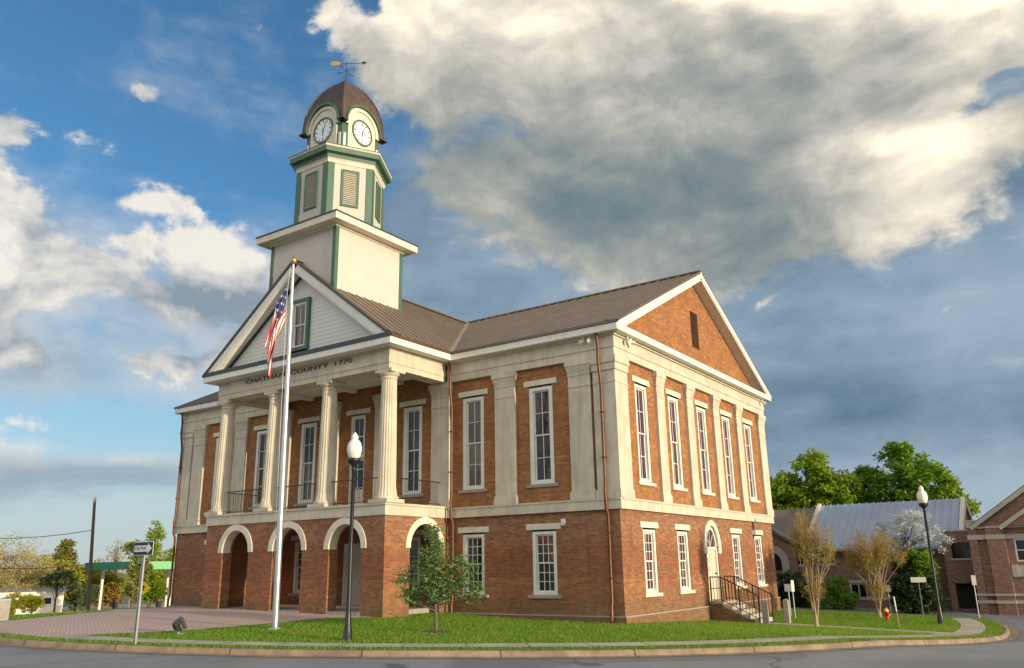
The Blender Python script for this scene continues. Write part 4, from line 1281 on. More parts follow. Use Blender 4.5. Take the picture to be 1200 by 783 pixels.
# ================================================================== the side entrance
ES = thing('entrance_steps', (1.0, 7.6, -.5), 'concrete side steps with black iron railings leading up to the white arched door', 'steps')
m = MB(); m.box(.077, .50, 6.82, 8.42, -.9, .14); m.build('landing_wall', MT['brick'], ES)
m = MB(); m.box(.077, .54, 6.78, 8.46, .141, .24); m.build('landing', MT['concrete'], ES, bevel=.012)
for k in range(4):
    x0 = .541 + k * .33; zt = .24 - (k + 1) * .15
    m = MB(); m.box(x0, x0 + .345, 6.84 , 8.40, zt - .15, zt); m.build('step', MT['walk'], ES, bevel=.012)
for y0 in (6.80, 8.401):
    m = MB(); m.prism([(.505, y0, -.9), (.505, y0, .138), (.56, y0, .06), (1.87, y0, -.53), (1.87, y0, -.9)], (0, .039, 0)); m.build('string_wall', MT['brick'], ES)
for y in (6.86, 8.38):
    m = MB()
    top = [(.10, y, 1.12), (.52, y, 1.12), (1.90, y, .46)]
    m.tube(top, .022, 8); m.tube([(p[0], p[1], p[2] - .82) for p in top], .014, 6)
    for x, zb, zt in ((.12, .24, 1.12), (.52, .24, 1.12), (1.2, -.06, .795), (1.90, -.48, .46)):
        m.box(x - .02, x + .02, y - .02, y + .02, zb, zt)
    for k in range(1, 16):
        x = .12 + k * .118
        zt = 1.12 if x < .52 else 1.12 - (x - .52) * .478
        m.box(x - .008, x + .008, y - .008, y + .008, zt - .82, zt - .01)
    m.build('railing', MT['black'], ES)
m = MB()
m.tube([(.12, 6.86, .70), (.12, 8.38, .70)], .012, 6); m.build('gate_bar', MT['black'], ES)

def stone_post(x, y, z, h, label):
    m = MB(); w = .10
    loft(m, [[(x - w, y - w, z - .2), (x + w, y - w, z - .2), (x + w, y + w, z - .2), (x - w, y + w, z - .2)], [(x - w * .92, y - w * .92, z + h - .05), (x + w * .92, y - w * .92, z + h - .05), (x + w * .92, y + w * .92, z + h - .05), (x - w * .92, y + w * .92, z + h - .05)],
             [(x - .03, y - .03, z + h), (x + .03, y - .03, z + h), (x + .03, y + .03, z + h), (x - .03, y + .03, z + h)]])
    o = m.build('stone_post', MT['stone'], None, bevel=.008)
    tag(o, label, 'post', 'stone posts at the foot of the steps')
stone_post(2.16, 6.74, -.5, .78, 'short grey stone post at the near foot of the side steps')
stone_post(2.36, 8.62, -.56, .84, 'short grey stone post at the far foot of the side steps')

# ================================================================== street furniture
MT['globe'] = mat('frosted globe', (.80, .78, .74), .35, (.70, .67, .62), 6, .6)
def lamp(x, y, z, label):
    t = thing('street_lamp', (x, y, z), label, 'street lamp', 'black globe lamp posts')
    m = MB(); m.lathe([(.13, -.1), (.13, .06), (.115, .08), (.105, .28), (.085, .34), (.075, .60), (.06, .66)], n=20, flute=lambda k, i: 1 if k % 2 else .95)
    m.v = [(p[0] + x, p[1] + y, p[2] + z) for p in m.v]; m.build('base', MT['black'], t)
    m = MB(); m.lathe([(.058, .6), (.050, 2.2), (.045, 4.2), (.06, 4.22), (.06, 4.27), (.045, 4.29)], n=16)
    m.v = [(p[0] + x, p[1] + y, p[2] + z) for p in m.v]; m.build('pole', MT['black'], t)
    m = MB(); m.lathe([(.045, 4.28), (.07, 4.34), (.15, 4.42), (.165, 4.48), (.165, 4.52), (.12, 4.53)], n=24, flute=lambda k, i: 1 if k % 3 else 1.05)
    m.v = [(p[0] + x, p[1] + y, p[2] + z) for p in m.v]; m.build('globe_holder', MT['black'], t)
    m = MB(); m.lathe([(.12, 4.525), (.165, 4.60), (.195, 4.72), (.195, 4.82), (.165, 4.93), (.115, 5.00), (.085, 5.02), (.085, 5.05), (.10, 5.08), (.075, 5.14), (.03, 5.19), (.01, 5.22)], n=28)
    m.v = [(p[0] + x, p[1] + y, p[2] + z) for p in m.v]; m.build('globe', MT['globe'], t)
    return t
l1 = lamp(-3.35, -8.54, -.08, 'black lamp post with a white globe in front of the portico')
l2 = copy_tree(l1); l2.location = (7.02, 12.4, -.74); l2['label'] = 'black lamp post with a white globe on the lawn tip before the metal-roofed building'

FPL = thing('flagpole', (-7.4, -7.45, 0), 'tall tapering silver flagpole with a gold ball on the lawn', 'flagpole')
m = MB(); m.lathe([(.19, -.1), (.19, .03), (.12, .06)], (-7.4, -7.45), 24); m.build('base_collar', MT['alu'], FPL)
m = MB(); m.lathe([(.095, .03), (.090, 3.0), (.078, 6.0), (.056, 9.5), (.044, 11.15)], (-7.4, -7.45), 24); m.v = [(a - .0085 * c, b - .006 * c, c) for a, b, c in m.v]; m.build('pole', MT['alu'], FPL)
m = MB(); m.lathe([(.03, 11.15), (.06, 11.19), (.095, 11.26), (.10, 11.31), (.08, 11.38), (.03, 11.42)], (-7.4, -7.45), 20); m.v = [(a - .0085 * c, b - .006 * c, c) for a, b, c in m.v]; m.build('finial_ball', MT['gold'], FPL)
m = MB()
m.tube([(-7.56, -7.57, 11.1), (-7.60, -7.61, 10.3), (-7.56, -7.58, 6.0), (-7.51, -7.53, 1.3)], .006, 5)
m.build('halyard', MT['white'], FPL)
def flag():
    red, wh, bl = (mat('flag red', (.50, .025, .035), .8, (.42, .02, .03), 5, .5), mat('flag white', (.78, .75, .72), .8, (.72, .68, .66), 5, .5), mat('flag blue', (.035, .045, .16), .8, (.03, .04, .13), 5, .5))
    nu, nv = 60, 52
    Lv = Vector((-.80, -.60, 0)); Dp = Vector((-.60, .80, 0))
    P0 = Vector((-7.60, -7.61, 10.40))
    V = []; Q = []; mi = []
    for i in range(nu + 1):
        u = i / nu
        for j in range(nv + 1):
            v = j / nv
            lat = .02 + .20 * min(1, u * 3) * (1 - .3 * v) + .36 * u ** 1.15 * (1 - .35 * v) + .03 * math.sin(v * 12 + u * 6) * min(1, 3 * u)
            dep = (.07 * math.sin(v * 14 + u * 5) + .03 * math.sin(v * 29 - u * 9)) * min(1, u * 4)
            z = -1.20 * v - 1.85 * u ** 1.1
            V.append(P0 + Lv * lat + Dp * dep + Vector((0, 0, z)))
    for i in range(nu):
        for j in range(nv):
            Q.append((i * (nv + 1) + j, i * (nv + 1) + j + 1, (i + 1) * (nv + 1) + j + 1, (i + 1) * (nv + 1) + j))
            if i < nu * .36 and j < nv * 7 / 13:
                ci, cj = i % 4, j % 6
                mi.append(1 if (ci in (1, 2) and cj in (1, 2) and (i // 4 + j // 6) % 2 == 0) else 2)
            else: mi.append((j * 13 // nv) % 2)
    o = fast_mesh('flag', [tuple(p) for p in V], Q, [red, wh, bl], None, mi)
    for p in o.data.polygons: p.use_smooth = True
    tag(o, 'limp red, white and blue striped flag hanging from the silver pole', 'flag')
flag()

# one-way sign
OW = thing('one_way_sign', (-6.96, -12.0, -.02), 'black and white one-way arrow sign on a galvanised post', 'road sign')
m = MB(); x, y = -6.96, -12.0
m.box(x - .035, x + .035, y - .012, y + .012, -.3, 2.38); m.box(x - .045, x - .035, y - .03, y + .012, -.3, 2.38); m.box(x + .035, x + .045, y - .03, y + .012, -.3, 2.38)
m.build('post', MT['galv'], OW)
sz = 2.20
m = MB(); m.box(x - .42, x + .42, y - .045, y - .037, sz - .165, sz + .165); m.build('border', MT['dial'], OW, bevel=.003)
m = MB(); m.box(x - .405, x + .405, y - .0485, y - .0455, sz - .15, sz + .15); m.build('panel', MT['black'], OW)
m = MB()
a = [(-.36, .075), (.20, .075), (.20, .125), (.375, 0), (.20, -.125), (.20, -.075), (-.36, -.075)]
m.prism([(x + p[0], y - .052, sz + p[1]) for p in a], (0, .003, 0)); m.build('arrow', MT['dial'], OW)
lettering('ONE WAY', x - .33, x + .16, y - .0535, sz, .13, 'black', OW, 'lettering', ext=.001)

# ground spotlight
SP = thing('ground_spotlight', (-8.47, -9.83, .0), 'dark box floodlight on a short stem at the lawn edge by the brick plaza', 'spotlight')
gx, gy, gz = -8.47, -9.83, hgt(-8.47, -9.83)
m = MB(); m.tube([(gx, gy, gz - .1), (gx, gy, gz + .10)], .03, 8); m.box(gx - .12, gx + .12, gy - .12, gy + .12, gz - .1, gz + .025); m.build('stem', MT['galv'], SP)
m = MB()
q = Vector((gx, gy, gz + .24)); dv = Vector((.35, .75, .42)).normalized(); sd = dv.cross(U).normalized(); uv = sd.cross(dv)
rings = [(-.16, .10, .07), (-.12, .16, .12), (.08, .21, .155), (.14, .215, .16)]
vs = [q + dv * o_ + sd * a * w_ + uv * b * h_ for o_, w_, h_ in rings for a, b in ((-1, -1), (1, -1), (1, 1), (-1, 1))]
fs = [(0, 1, 2, 3), (12, 15, 14, 13)]
for i in range(3):
    for k in range(4): fs.append((i * 4 + k, i * 4 + (k + 1) % 4, (i + 1) * 4 + (k + 1) % 4, (i + 1) * 4 + k))
m.add(vs, fs); hd = m.build('housing', MT['hood'], SP, bevel=.012)
m = MB(); m.add([q + dv * .142 + sd * a * .19 + uv * b * .135 for a, b in ((-1, -1), (1, -1), (1, 1), (-1, 1))], [(0, 1, 2, 3)]); m.build('lens', MT['pane'], SP)
m = MB()
for s in (-1, 1): m.obox(q + sd * s * .218 - uv * .17, q + sd * s * .218 + uv * .02, sd, dv, -.006, .006, -.02, .02)
m.obox(q - sd * .22 - uv * .17, q + sd * .22 - uv * .17, uv, dv, -.006, .006, -.02, .02); m.build('bracket', MT['hood'], SP)

# hydrant and marker stake near the kerb
MT['hyd_red'] = mat('hydrant red', (.52, .030, .018), .45, (.40, .025, .015), 8, .6)
MT['hyd_yel'] = mat('hydrant yellow', (.72, .50, .03), .45, (.62, .40, .03), 8, .6)
hx, hy = 5.06, 12.7; hz = hgt(hx, hy)
HY = thing('fire_hydrant', (hx, hy, hz), 'small red fire hydrant with a yellow bonnet at the back of the lawn', 'fire hydrant')
sh_ = lambda m: setattr(m, 'v', [(p[0] * .62 + hx, p[1] * .62 + hy, p[2] * .62 + hz) for p in m.v])
m = MB(); m.lathe([(.17, -.1), (.17, .05), (.12, .06), (.12, .48), (.16, .49), (.16, .53), (.13, .54)], n=20); sh_(m); m.build('barrel', MT['hyd_red'], HY)
m = MB(); m.lathe([(.15, .54), (.15, .58), (.13, .66), (.08, .72), (.035, .74), (.035, .79)], n=20); sh_(m); m.build('bonnet', MT['hyd_yel'], HY)
for d in (Vector((.8, -.6, 0)), Vector((-.8, -.6, 0)), Vector((0, 1, 0))):
    m = MB(); c = Vector((hx, hy, hz + .22)); m.tube([c + d * .06, c + d * .12], .037, 12); m.tube([c + d * .12, c + d * .15], .045, 6); m.build('hose_cap', MT['hyd_red'], HY)
MS = thing('marker_stake', (6.02, 9.74, -.71), 'thin pale wooden marker stake leaning on the sunlit lawn', 'stake')
z0 = hgt(6.02, 9.74)
m = MB(); m.tube([(6.02, 9.74, z0 - .1), (5.99, 9.75, z0 + .55)], .022, 6); m.build('stake', MT['bark_p'], MS)
m = MB(); m.tube([(5.99, 9.75, z0 + .55), (5.965, 9.755, z0 + 1.05)], .024, 6); m.build('painted_end', MT['white'], MS)

# parking and street signs beyond the steps
def small_sign(x, y, ztop, w, h, mt, yaw, label, double=None):
    z = hgt(x, y)
    t = thing('sign_post', (x, y, z), label, 'sign')
    m = MB(); m.tube([(x, y, z - .2), (x, y, ztop)], .024, 8); m.build('post', MT['galv'] if mt != 'black' else MT['black'], t)
    d = Vector((math.cos(R(yaw)), math.sin(R(yaw)), 0)); n = Vector((d.y, -d.x, 0)); p = Vector((x, y, ztop - h / 2)) + n * .03
    m = MB(); m.obox(p - d * w / 2, p + d * w / 2, n, U, 0, .006, -h / 2, h / 2); m.build('panel', MT[double or mt], t)
    return t
small_sign(1.90, 11.15, .90, .16, .44, 'trim', 62, 'narrow white sign on a black post just past the steps', None)
small_sign(1.35, 12.41, .72, .30, .30, 'galv', 20, 'small grey square sign on a thin post beside the shrub')
small_sign(4.0, 19.0, .5, .26, .30, 'stone', 10, 'little white square sign in front of the brick facade')
small_sign(5.64, 17.3, .88, .62, .22, 'trim', 14, 'wide pale sign board on a post before the evergreen shrub')
small_sign(7.8, 17.2, .95, .26, .40, 'stone', 55, 'tall grey sign post in front of the brick pier')

# utility cabinet at the far left of the plaza
m = MB(); cx_, cy_ = -19.15, -9.75; cz_ = hgt(cx_, cy_)
UC = thing('utility_cabinet', (cx_, cy_, cz_), 'pale grey utility cabinet on the grass edge of the plaza', 'cabinet')
m.box(cx_ - .35, cx_ + .30, cy_ - .35, cy_ + .30, cz_ - .1, cz_ + .72); m.build('housing', MT['galv'], UC, bevel=.03)
m = MB(); m.box(cx_ + .301, cx_ + .315, cy_ - .30, cy_ + .25, cz_ + .05, cz_ + .66); m.build('door', MT['stone'], UC)

# ================================================================== buildings across the street, right
MT['metal_blue'] = mat('grey-blue metal roof', (.46, .52, .60), .36, (.34, .40, .50), .7, .8, metal=.35, streak=.4)
MT['shingle'] = mat('brown shingles', (.21, .16, .13), .85, (.15, .12, .10), 2.5, .9, bm=.3)
MT['band'] = mat('cast stone band', (.46, .42, .38), .8, (.38, .345, .31), 2, .8)
LB = thing('brick_hall', (0, 24, -.8), 'long brick building with a pale metal roof and a round-headed white window', 'building')
gz_ = -1.0
m = MB()
EY, EZ2, RY2, RZ2 = 24.0, 2.35, 28.0, 4.85
wins_r = [(-1.65, -1.05, 1.40, 2.05), (-.35, .50, 1.45, 2.05), (1.6, 2.4, 1.45, 2.05), (3.5, 4.3, 1.45, 2.05), (-1.55, -.65, -.05, .70), (1.15, 2.0, -.3, .45), (3.2, 4.2, -.3, .45)]
holed(m, 'x', EY, -14, 6.75, gz_, EZ2, wins_r, .18)
m.quad((6.75, EY, gz_), (6.75, 32, gz_), (6.75, 32, EZ2), (6.75, EY, EZ2)); m.poly([(6.75, EY, EZ2), (6.75, 32, EZ2), (6.75, RY2, RZ2)])
m.quad((-14, EY, gz_), (-14, 32, gz_), (-14, 32, EZ2), (-14, EY, EZ2)); m.quad((-14, 32, gz_), (6.75, 32, gz_), (6.75, 32, EZ2), (-14, 32, EZ2))
m.build('wall', MT['brick_far'], LB, recalc=False)
for w_ in wins_r:
    m = MB(); a, b, c, d = w_
    for p in ((a, a + .06, c, d), (b - .06, b, c, d), (a + .06, b - .06, d - .06, d), (a + .06, b - .06, c, c + .06), ((a + b) / 2 - .02, (a + b) / 2 + .02, c + .06, d - .06)):
        m.box(p[0], p[1], EY + .06, EY + .14, p[2], p[3])
    fo = m.build('window', MT['white'], LB)
    m = MB(); m.box(a + .03, b - .03, EY + .12, EY + .135, c + .03, d - .03); m.build('pane', MT['pane'], fo)
    m = MB(); m.box(a - .12, b + .12, EY - .03, EY + .05, d + .01, d + .17); m.build('lintel', MT['band'], fo)
    m = MB(); m.box(a - .08, b + .08, EY - .05, EY + .10, c - .09, c - .005); m.build('sill', MT['band'], fo)
m = MB(); m.box(-3.5, 6.0, EY - .03, EY + .05, -.36, -.24); m.build('stone_band', MT['band'], LB)
rs = (RZ2 - EZ2) / (RY2 - EY); rn = Vector((0, -rs, 1)).normalized()
m = MB()
for s in (0, 1):
    y0 = EY - .35 if s == 0 else 32.35; z0 = EZ2 - .1
    m.prism([(-.85, y0, z0), (-.85, RY2, RZ2), (-.85, RY2, RZ2 - .1), (-.85, y0, z0 - .06)], (7.5, 0, 0))
for k in range(19):
    x = -.7 + k * .405
    m.obox((x, EY - .35, EZ2 - .1), (x, RY2, RZ2), (1, 0, 0), rn, -.03, .03, 0, .06)
m.build('metal_roof', MT['metal_blue'], LB)
m = MB()
for s in (0, 1):
    y0 = EY - .30 if s == 0 else 32.3; z0 = EZ2 - .16
    m.prism([(-14.2, y0, z0), (-14.2, RY2, RZ2 - .12), (-14.2, RY2, RZ2 - .2), (-14.2, y0, z0 - .06)], (13.2, 0, 0))
m.build('shingle_roof', MT['shingle'], LB)
m = MB(); m.obox((-.95, EY - .36, EZ2 - .08), (-.95, RY2, RZ2 + .04), (1, 0, 0), rn, -.10, .098, -.1, .10); m.build('parapet', MT['white'], LB)
m = MB()
for s in (0, 1):
    y0 = EY - .4 if s == 0 else 32.4
    nn = rn if s == 0 else Vector((0, rs, 1)).normalized()
    m.obox((6.66, y0, EZ2 - .12), (6.66, RY2, RZ2 + .02), (1, 0, 0), nn, .0, .22, -.30, .08)
m.build('end_parapet', MT['trim'], LB)
m = MB(); m.box(-14, 6.6, EY - .42, EY - .34, EZ2 - .22, EZ2 - .10); m.build('gutter', MT['galv'], LB)
# small gable with the arched window
m = MB(); gy = 23.4
holed(m, 'x', gy, -4.6, -1.45, gz_, 2.55, [(-3.45, -2.15, 1.15, 1.60, 2.20)], .2)
m.poly([(-4.6, gy, 2.55), (-1.45, gy, 2.55), (-3.0, gy, 3.5)])
m.quad((-1.45, gy, gz_), (-1.45, EY, gz_), (-1.45, EY, 2.55), (-1.45, gy, 2.55))
m.build('gable_wall', MT['brick_far'], LB, recalc=False)
m = MB()
m.ring_prism([(q[0], gy - .04, q[1]) for q in [(-3.82, 1.0)] + arc(-2.8, 1.55, 1.02, 20, .98) + [(-1.78, 1.0)]], [(q[0], gy - .04, q[1]) for q in [(-3.42, 1.0)] + arc(-2.8, 1.55, .62, 20, .62) + [(-2.18, 1.0)]], (0, .1, 0))
m.build('arch_surround', MT['band'], LB)
m = MB(); m.poly([(q[0], gy + .1, q[1]) for q in [(-3.45, 1.1)] + arc(-2.8, 1.55, .66, 20, .68) + [(-2.15, 1.1)]]); m.build('arched_pane', MT['pane'], LB)
m = MB()
m.obox((-1.25, gy - .15, 2.52), (-3.0, gy - .15, 3.62), (0, 1, 0), Vector((.53, 0, .85)), 0, 1.2, -.08, .06); m.obox((-4.75, gy - .15, 2.52), (-3.0, gy - .15, 3.62), (0, 1, 0), Vector((-.53, 0, .85)), 0, 1.2, -.08, .06)
m.build('gable_roof', MT['shingle'], LB)

BG_ = thing('gabled_brick_building', (9.5, 22, -.8), 'brown brick building with a steep front gable and pale stone bands', 'building')
gy = 22.0
m = MB()
# flat-roofed entry wing
holed(m, 'x', 23.0, 6.05, 7.5, gz_, 2.95, [(6.42, 7.35, 1.66, 2.42), (6.34, 7.30, -.72, .48)], .6)
m.quad((6.05, 23, gz_), (6.05, 27, gz_), (6.05, 27, 2.95), (6.05, 23, 2.95)); m.quad((6.05, 23, 2.9), (7.6, 23, 2.9), (7.6, 27, 2.9), (6.05, 27, 2.9))
m.build('entry_wing', MT['brick_far'], BG_, recalc=False)
m = MB(); m.box(6.40, 7.37, 23.5, 23.55, 1.64, 2.44); m.build('pane', MT['pane'], BG_)
m = MB(); m.box(6.3, 7.35, 23.58, 23.62, -.8, .5); m.build('recessed_door', MT['dark_in'], BG_)
m = MB(); m.box(6.34, 7.43, 22.93, 23.1, 1.57, 1.655); m.box(6.0, 7.44, 22.95, 23.3, 2.952, 3.03); m.build('stone_sill', MT['band'], BG_)
GR = lambda x: 3.36 + (x - 7.9) * .70
m = MB()
XR = 12.0
holed(m, 'x', gy, 7.45, 17.2, gz_, 3.1, [(9.22, 10.2, 1.47, 2.50), (10.9, 12.9, .2, 2.5)], .2)
m.poly([(7.45, gy, 3.1), (17.2, gy, 3.1), (16.5, gy, GR(7.6) - .02), (XR + .05, gy, GR(XR)), (7.6, gy, GR(7.6) - .02)])
m.quad((7.45, gy, gz_), (7.45, 34, gz_), (7.45, 34, 3.1), (7.45, gy, 3.1)); m.quad((17.2, gy, gz_), (17.2, 34, gz_), (17.2, 34, 3.1), (17.2, gy, 3.1))
m.build('wall', MT['brick_far'], BG_, recalc=False)
m = MB(); m.box(8.15, 8.9, gy - .28, gy - .002, gz_, 3.02); m.box(7.38, 7.75, gy - .16, gy - .002, gz_, 3.05); m.build('pier', MT['brick_far'], BG_)
m = MB()
m.box(7.36, 7.80, gy - .20, gy - .001, 3.06, 3.34); m.box(7.30, 7.86, gy - .24, gy + .2, 3.342, 3.42)
m.build('pier_cap', MT['band'], BG_)
for z0, z1 in ((2.50, 2.72), (-.06, .04), (-.40, -.26)):
    m = MB(); m.box(7.34, 8.148, gy - .20, gy - .003, z0, z1); m.box(8.12, 8.93, gy - .31, gy - .001, z0, z1); m.box(8.932, 17.2, gy - .05, gy - .002, z0, z1); m.build('stone_band', MT['band'], BG_)
m = MB(); m.box(7.752, 8.15, gy - .1, gy - .001, 3.02, 3.10); m.box(8.15, 17.2, gy - .3, gy - .001, 3.022, 3.12); m.build('string_course', MT['band'], BG_)
m = MB(); m.box(8.95, 9.20, gy - .12, gy - .001, .78, 1.34); m.box(9.2, 10.3, gy - .06, gy - .001, .80, 1.30); m.build('stone_panel', MT['band'], BG_)
for a, b, c, d, n_ in ((9.22, 10.2, 1.47, 2.50, 2), (10.9, 12.9, .2, 2.5, 3)):
    m = MB()
    for p in ((a, a + .07, c, d), (b - .07, b, c, d), (a + .07, b - .07, d - .07, d), (a + .07, b - .07, c, c + .07)): m.box(p[0], p[1], gy + .04, gy + .14, p[2], p[3])
    for k in range(1, n_): m.box(a + (b - a) * k / n_ - .025, a + (b - a) * k / n_ + .025, gy + .05, gy + .13, c + .07, d - .07)
    m.box(a + .07, b - .07, gy + .055, gy + .125, (c + d) / 2 - .02, (c + d) / 2 + .02)
    fo = m.build('window', MT['white'], BG_); m = MB(); m.box(a + .03, b - .03, gy + .10, gy + .115, c + .03, d - .03); m.build('pane', MT['pane'], fo)
m = MB()
gs = Vector((-.573, 0, .819)); gs2 = Vector((.573, 0, .819))
m.obox((7.55, gy - .25, GR(7.55)), (XR, gy - .25, GR(XR)), (0, 1, 0), gs, 0, 12.5, -.10, .06); m.obox((16.45, gy - .25, GR(7.55)), (XR, gy - .25, GR(XR)), (0, 1, 0), gs2, 0, 12.5, -.10, .06)
m.build('roof', MT['shingle'], BG_)
m = MB(); m.obox((7.5, gy - .28, GR(7.5)), (XR, gy - .28, GR(XR)), (0, 1, 0), gs, 0, .10, -.16, .02); m.obox((16.5, gy - .28, GR(7.5)), (XR, gy - .28, GR(XR)), (0, 1, 0), gs2, 0, .10, -.16, .02); m.build('rake_board', MT['band'], BG_)
# lower porch gable in front
m = MB()
m.poly([(9.0, gy - .45, 3.12), (12.4, gy - .45, 3.12), (10.7, gy - .45, 4.25)]); m.build('porch_gable', MT['brick_far'], BG_, recalc=False)
m = MB()
m.obox((8.75, gy - .55, 3.02), (10.7, gy - .55, 4.34), (0, 1, 0), Vector((-.56, 0, .83)), 0, .5, -.12, .05); m.obox((12.65, gy - .55, 3.02), (10.7, gy - .55, 4.34), (0, 1, 0), Vector((.56, 0, .83)), 0, .5, -.12, .05)
m.build('porch_gable_coping', MT['band'], BG_)

# ================================================================== trees and shrubs
LS = 1.0
def leaves(name, clusters, per, crad, size, mt, parent, flat=.75, up_bias=.3):
    """clusters: (n,3) centres; many small folded leaves around each"""
    Cc = np.repeat(np.asarray(clusters, float), per, axis=0); n = len(Cc)
    d = RNG.normal(0, 1, (n, 3)); d /= np.linalg.norm(d, axis=1)[:, None] + 1e-9
    p = Cc + d * (crad * RNG.random((n, 1)) ** .5) * np.array([1, 1, flat])
    a = RNG.normal(0, 1, (n, 3)); a[:, 2] *= .6; a /= np.linalg.norm(a, axis=1)[:, None]
    nn = RNG.normal(0, 1, (n, 3)) + np.array([0, 0, up_bias * 2]) + d * .5
    b = np.cross(nn, a); b /= np.linalg.norm(b, axis=1)[:, None] + 1e-9
    s = size * LS * RNG.uniform(.6, 1.3, (n, 1))
    V = np.stack([p - a * s, p + b * s * .48, p + a * s, p - b * s * .48], 1).reshape(-1, 3)
    return fast_mesh(name, V, np.arange(4 * n).reshape(n, 4), mt, parent)
def crown_pts(blobs_, rng, gap=.0):
    out = []
    for (cx, cy, cz), (rx, ry, rz), n in blobs_:
        k = 0
        while k < n:
            d = rng.normal(0, 1, 3); d /= np.linalg.norm(d); r = rng.random() ** .42
            p = np.array([cx, cy, cz]) + d * r * np.array([rx, ry, rz])
            if gap and math.sin(p[0] * 2.3 + p[1] * 1.1) + math.sin(p[2] * 2.9 + p[0]) + math.sin(p[1] * 2.7 - p[2] * 1.3) < -1.4 + gap: 
                if rng.random() < .8: k += .3; continue
            out.append(p); k += 1
    return np.array(out)
def limbs(m, base, top, pts, n, r0, rng, start=.25, r1=.012):
    base, top = Vector(base), Vector(top)
    idx = rng.permutation(len(pts))[:n]
    for i in idx:
        e = Vector(pts[i]); t = start + (1 - start) * rng.random() ** .8 * .9
        hgt_c = base.z + (top.z - base.z) * t
        if hgt_c > e.z - .1: t = max(start * .8, (e.z - base.z - .35 * math.hypot(e.x - base.x, e.y - base.y)) / (top.z - base.z + 1e-6)); t = min(max(t, start * .7), .95)
        s = base.lerp(top, t)
        mid = s.lerp(e, .5) + Vector((rng.normal(0, .06), rng.normal(0, .06), .12 * (e - s).length * .5))
        rr = r0 * (1 - t * .75) * .5
        m.tube([s, s.lerp(mid, .55), mid, e], [rr, rr * .75, rr * .5, r1 * .6], 5, cap=False)
def tree(name, label, base, h, tr, blobs_, per, crad, size, lm, bark='bark', nl=40, group=None, seed=1, gap=.0, lean=(0, 0), cat='tree', start=.25):
    rng = np.random.default_rng(seed)
    t = thing(name, base, label, cat, group)
    pts = crown_pts(blobs_, rng, gap)
    m = MB(); b = Vector(base); top = b + Vector((lean[0], lean[1], h))
    q = [b + Vector((0, 0, -.15)), b + Vector((0, 0, .05)), b.lerp(top, .3) + Vector((rng.normal(0, .03), rng.normal(0, .03), 0)), b.lerp(top, .65) + Vector((rng.normal(0, .05), rng.normal(0, .05), 0)), top]
    m.tube(q, [tr * 1.5, tr * 1.1, tr * .85, tr * .5, tr * .12], 9)
    limbs(m, b, top, pts, nl, tr * .9, rng, start)
    m.build('trunk', MT[bark], t, recalc=False)
    leaves('foliage', pts, per, crad, size, lm, t)
    return t

LM = {
    'mag': leaf_mat('glossy dark leaf', (.055, .14, .040), (.19, .29, .09), .35, .38),
    'oak': leaf_mat('fresh green leaf', (.15, .29, .016), (.38, .48, .03), .5),
    'lime': leaf_mat('lime green leaf', (.20, .30, .02), (.38, .46, .04), .45),
    'oak2': leaf_mat('mid green leaf', (.085, .23, .016), (.24, .40, .028), .45),
    'gold': leaf_mat('yellow green leaf', (.26, .25, .03), (.44, .40, .06), .4),
    'bud': leaf_mat('russet bud', (.34, .19, .045), (.42, .31, .05), .4),
    'budg': leaf_mat('olive young leaf', (.14, .17, .03), (.30, .27, .05), .4),
    'myr': leaf_mat('golden olive young leaf', (.27, .20, .035), (.40, .31, .055), .4),
    'dark': leaf_mat('evergreen leaf', (.012, .035, .012), (.04, .085, .02), .15),
    'dark2': leaf_mat('bluish dark leaf', (.045, .085, .035), (.11, .15, .06), .2),
    'white': leaf_mat('white blossom', (.50, .54, .58), (.70, .72, .74), .3),
    'straw': leaf_mat('pale catkin', (.40, .33, .13), (.52, .44, .19), .4),
    'yel': leaf_mat('forsythia', (.80, .72, .05), (.62, .66, .06), .4),
}
# young magnolia on the front lawn
tx, ty = -3.04, -5.48
tree('young_magnolia', 'young dark-leaved tree with a thin trunk growing on the front lawn', (tx, ty, hgt(tx, ty)), 2.75, .05,
     [((tx - .05, ty, 1.05), (.80, .72, .50), 50), ((tx - .1, ty, 1.75), (.62, .60, .60), 44), ((tx - .55, ty - .4, .95), (.45, .45, .25), 12), ((tx + .60, ty + .42, 1.45), (.48, .45, .48), 26), ((tx - .05, ty, 2.45), (.36, .36, .36), 13), ((tx - .78, ty - .55, 1.45), (.32, .32, .30), 8), ((tx + .85, ty + .60, .95), (.35, .35, .25), 9)],
     28, .25, .052, LM['mag'], nl=80, seed=4, start=.2)
m = MB(); m.lathe([(.42, 0.0), (.36, .03), (.1, .05)], n=24, flute=lambda k, i: 1 + .12 * math.sin(k * 2.3)); m.v = [(p[0] + tx, p[1] + ty, p[2] + hgt(tx, ty) - .005) for p in m.v]
tag(m.build('mulch_ring', mat('bark mulch', (.10, .065, .04), .95, (.06, .04, .03), 20, .9, bm=.8), None), 'low ring of brown mulch under the young magnolia', 'mulch')

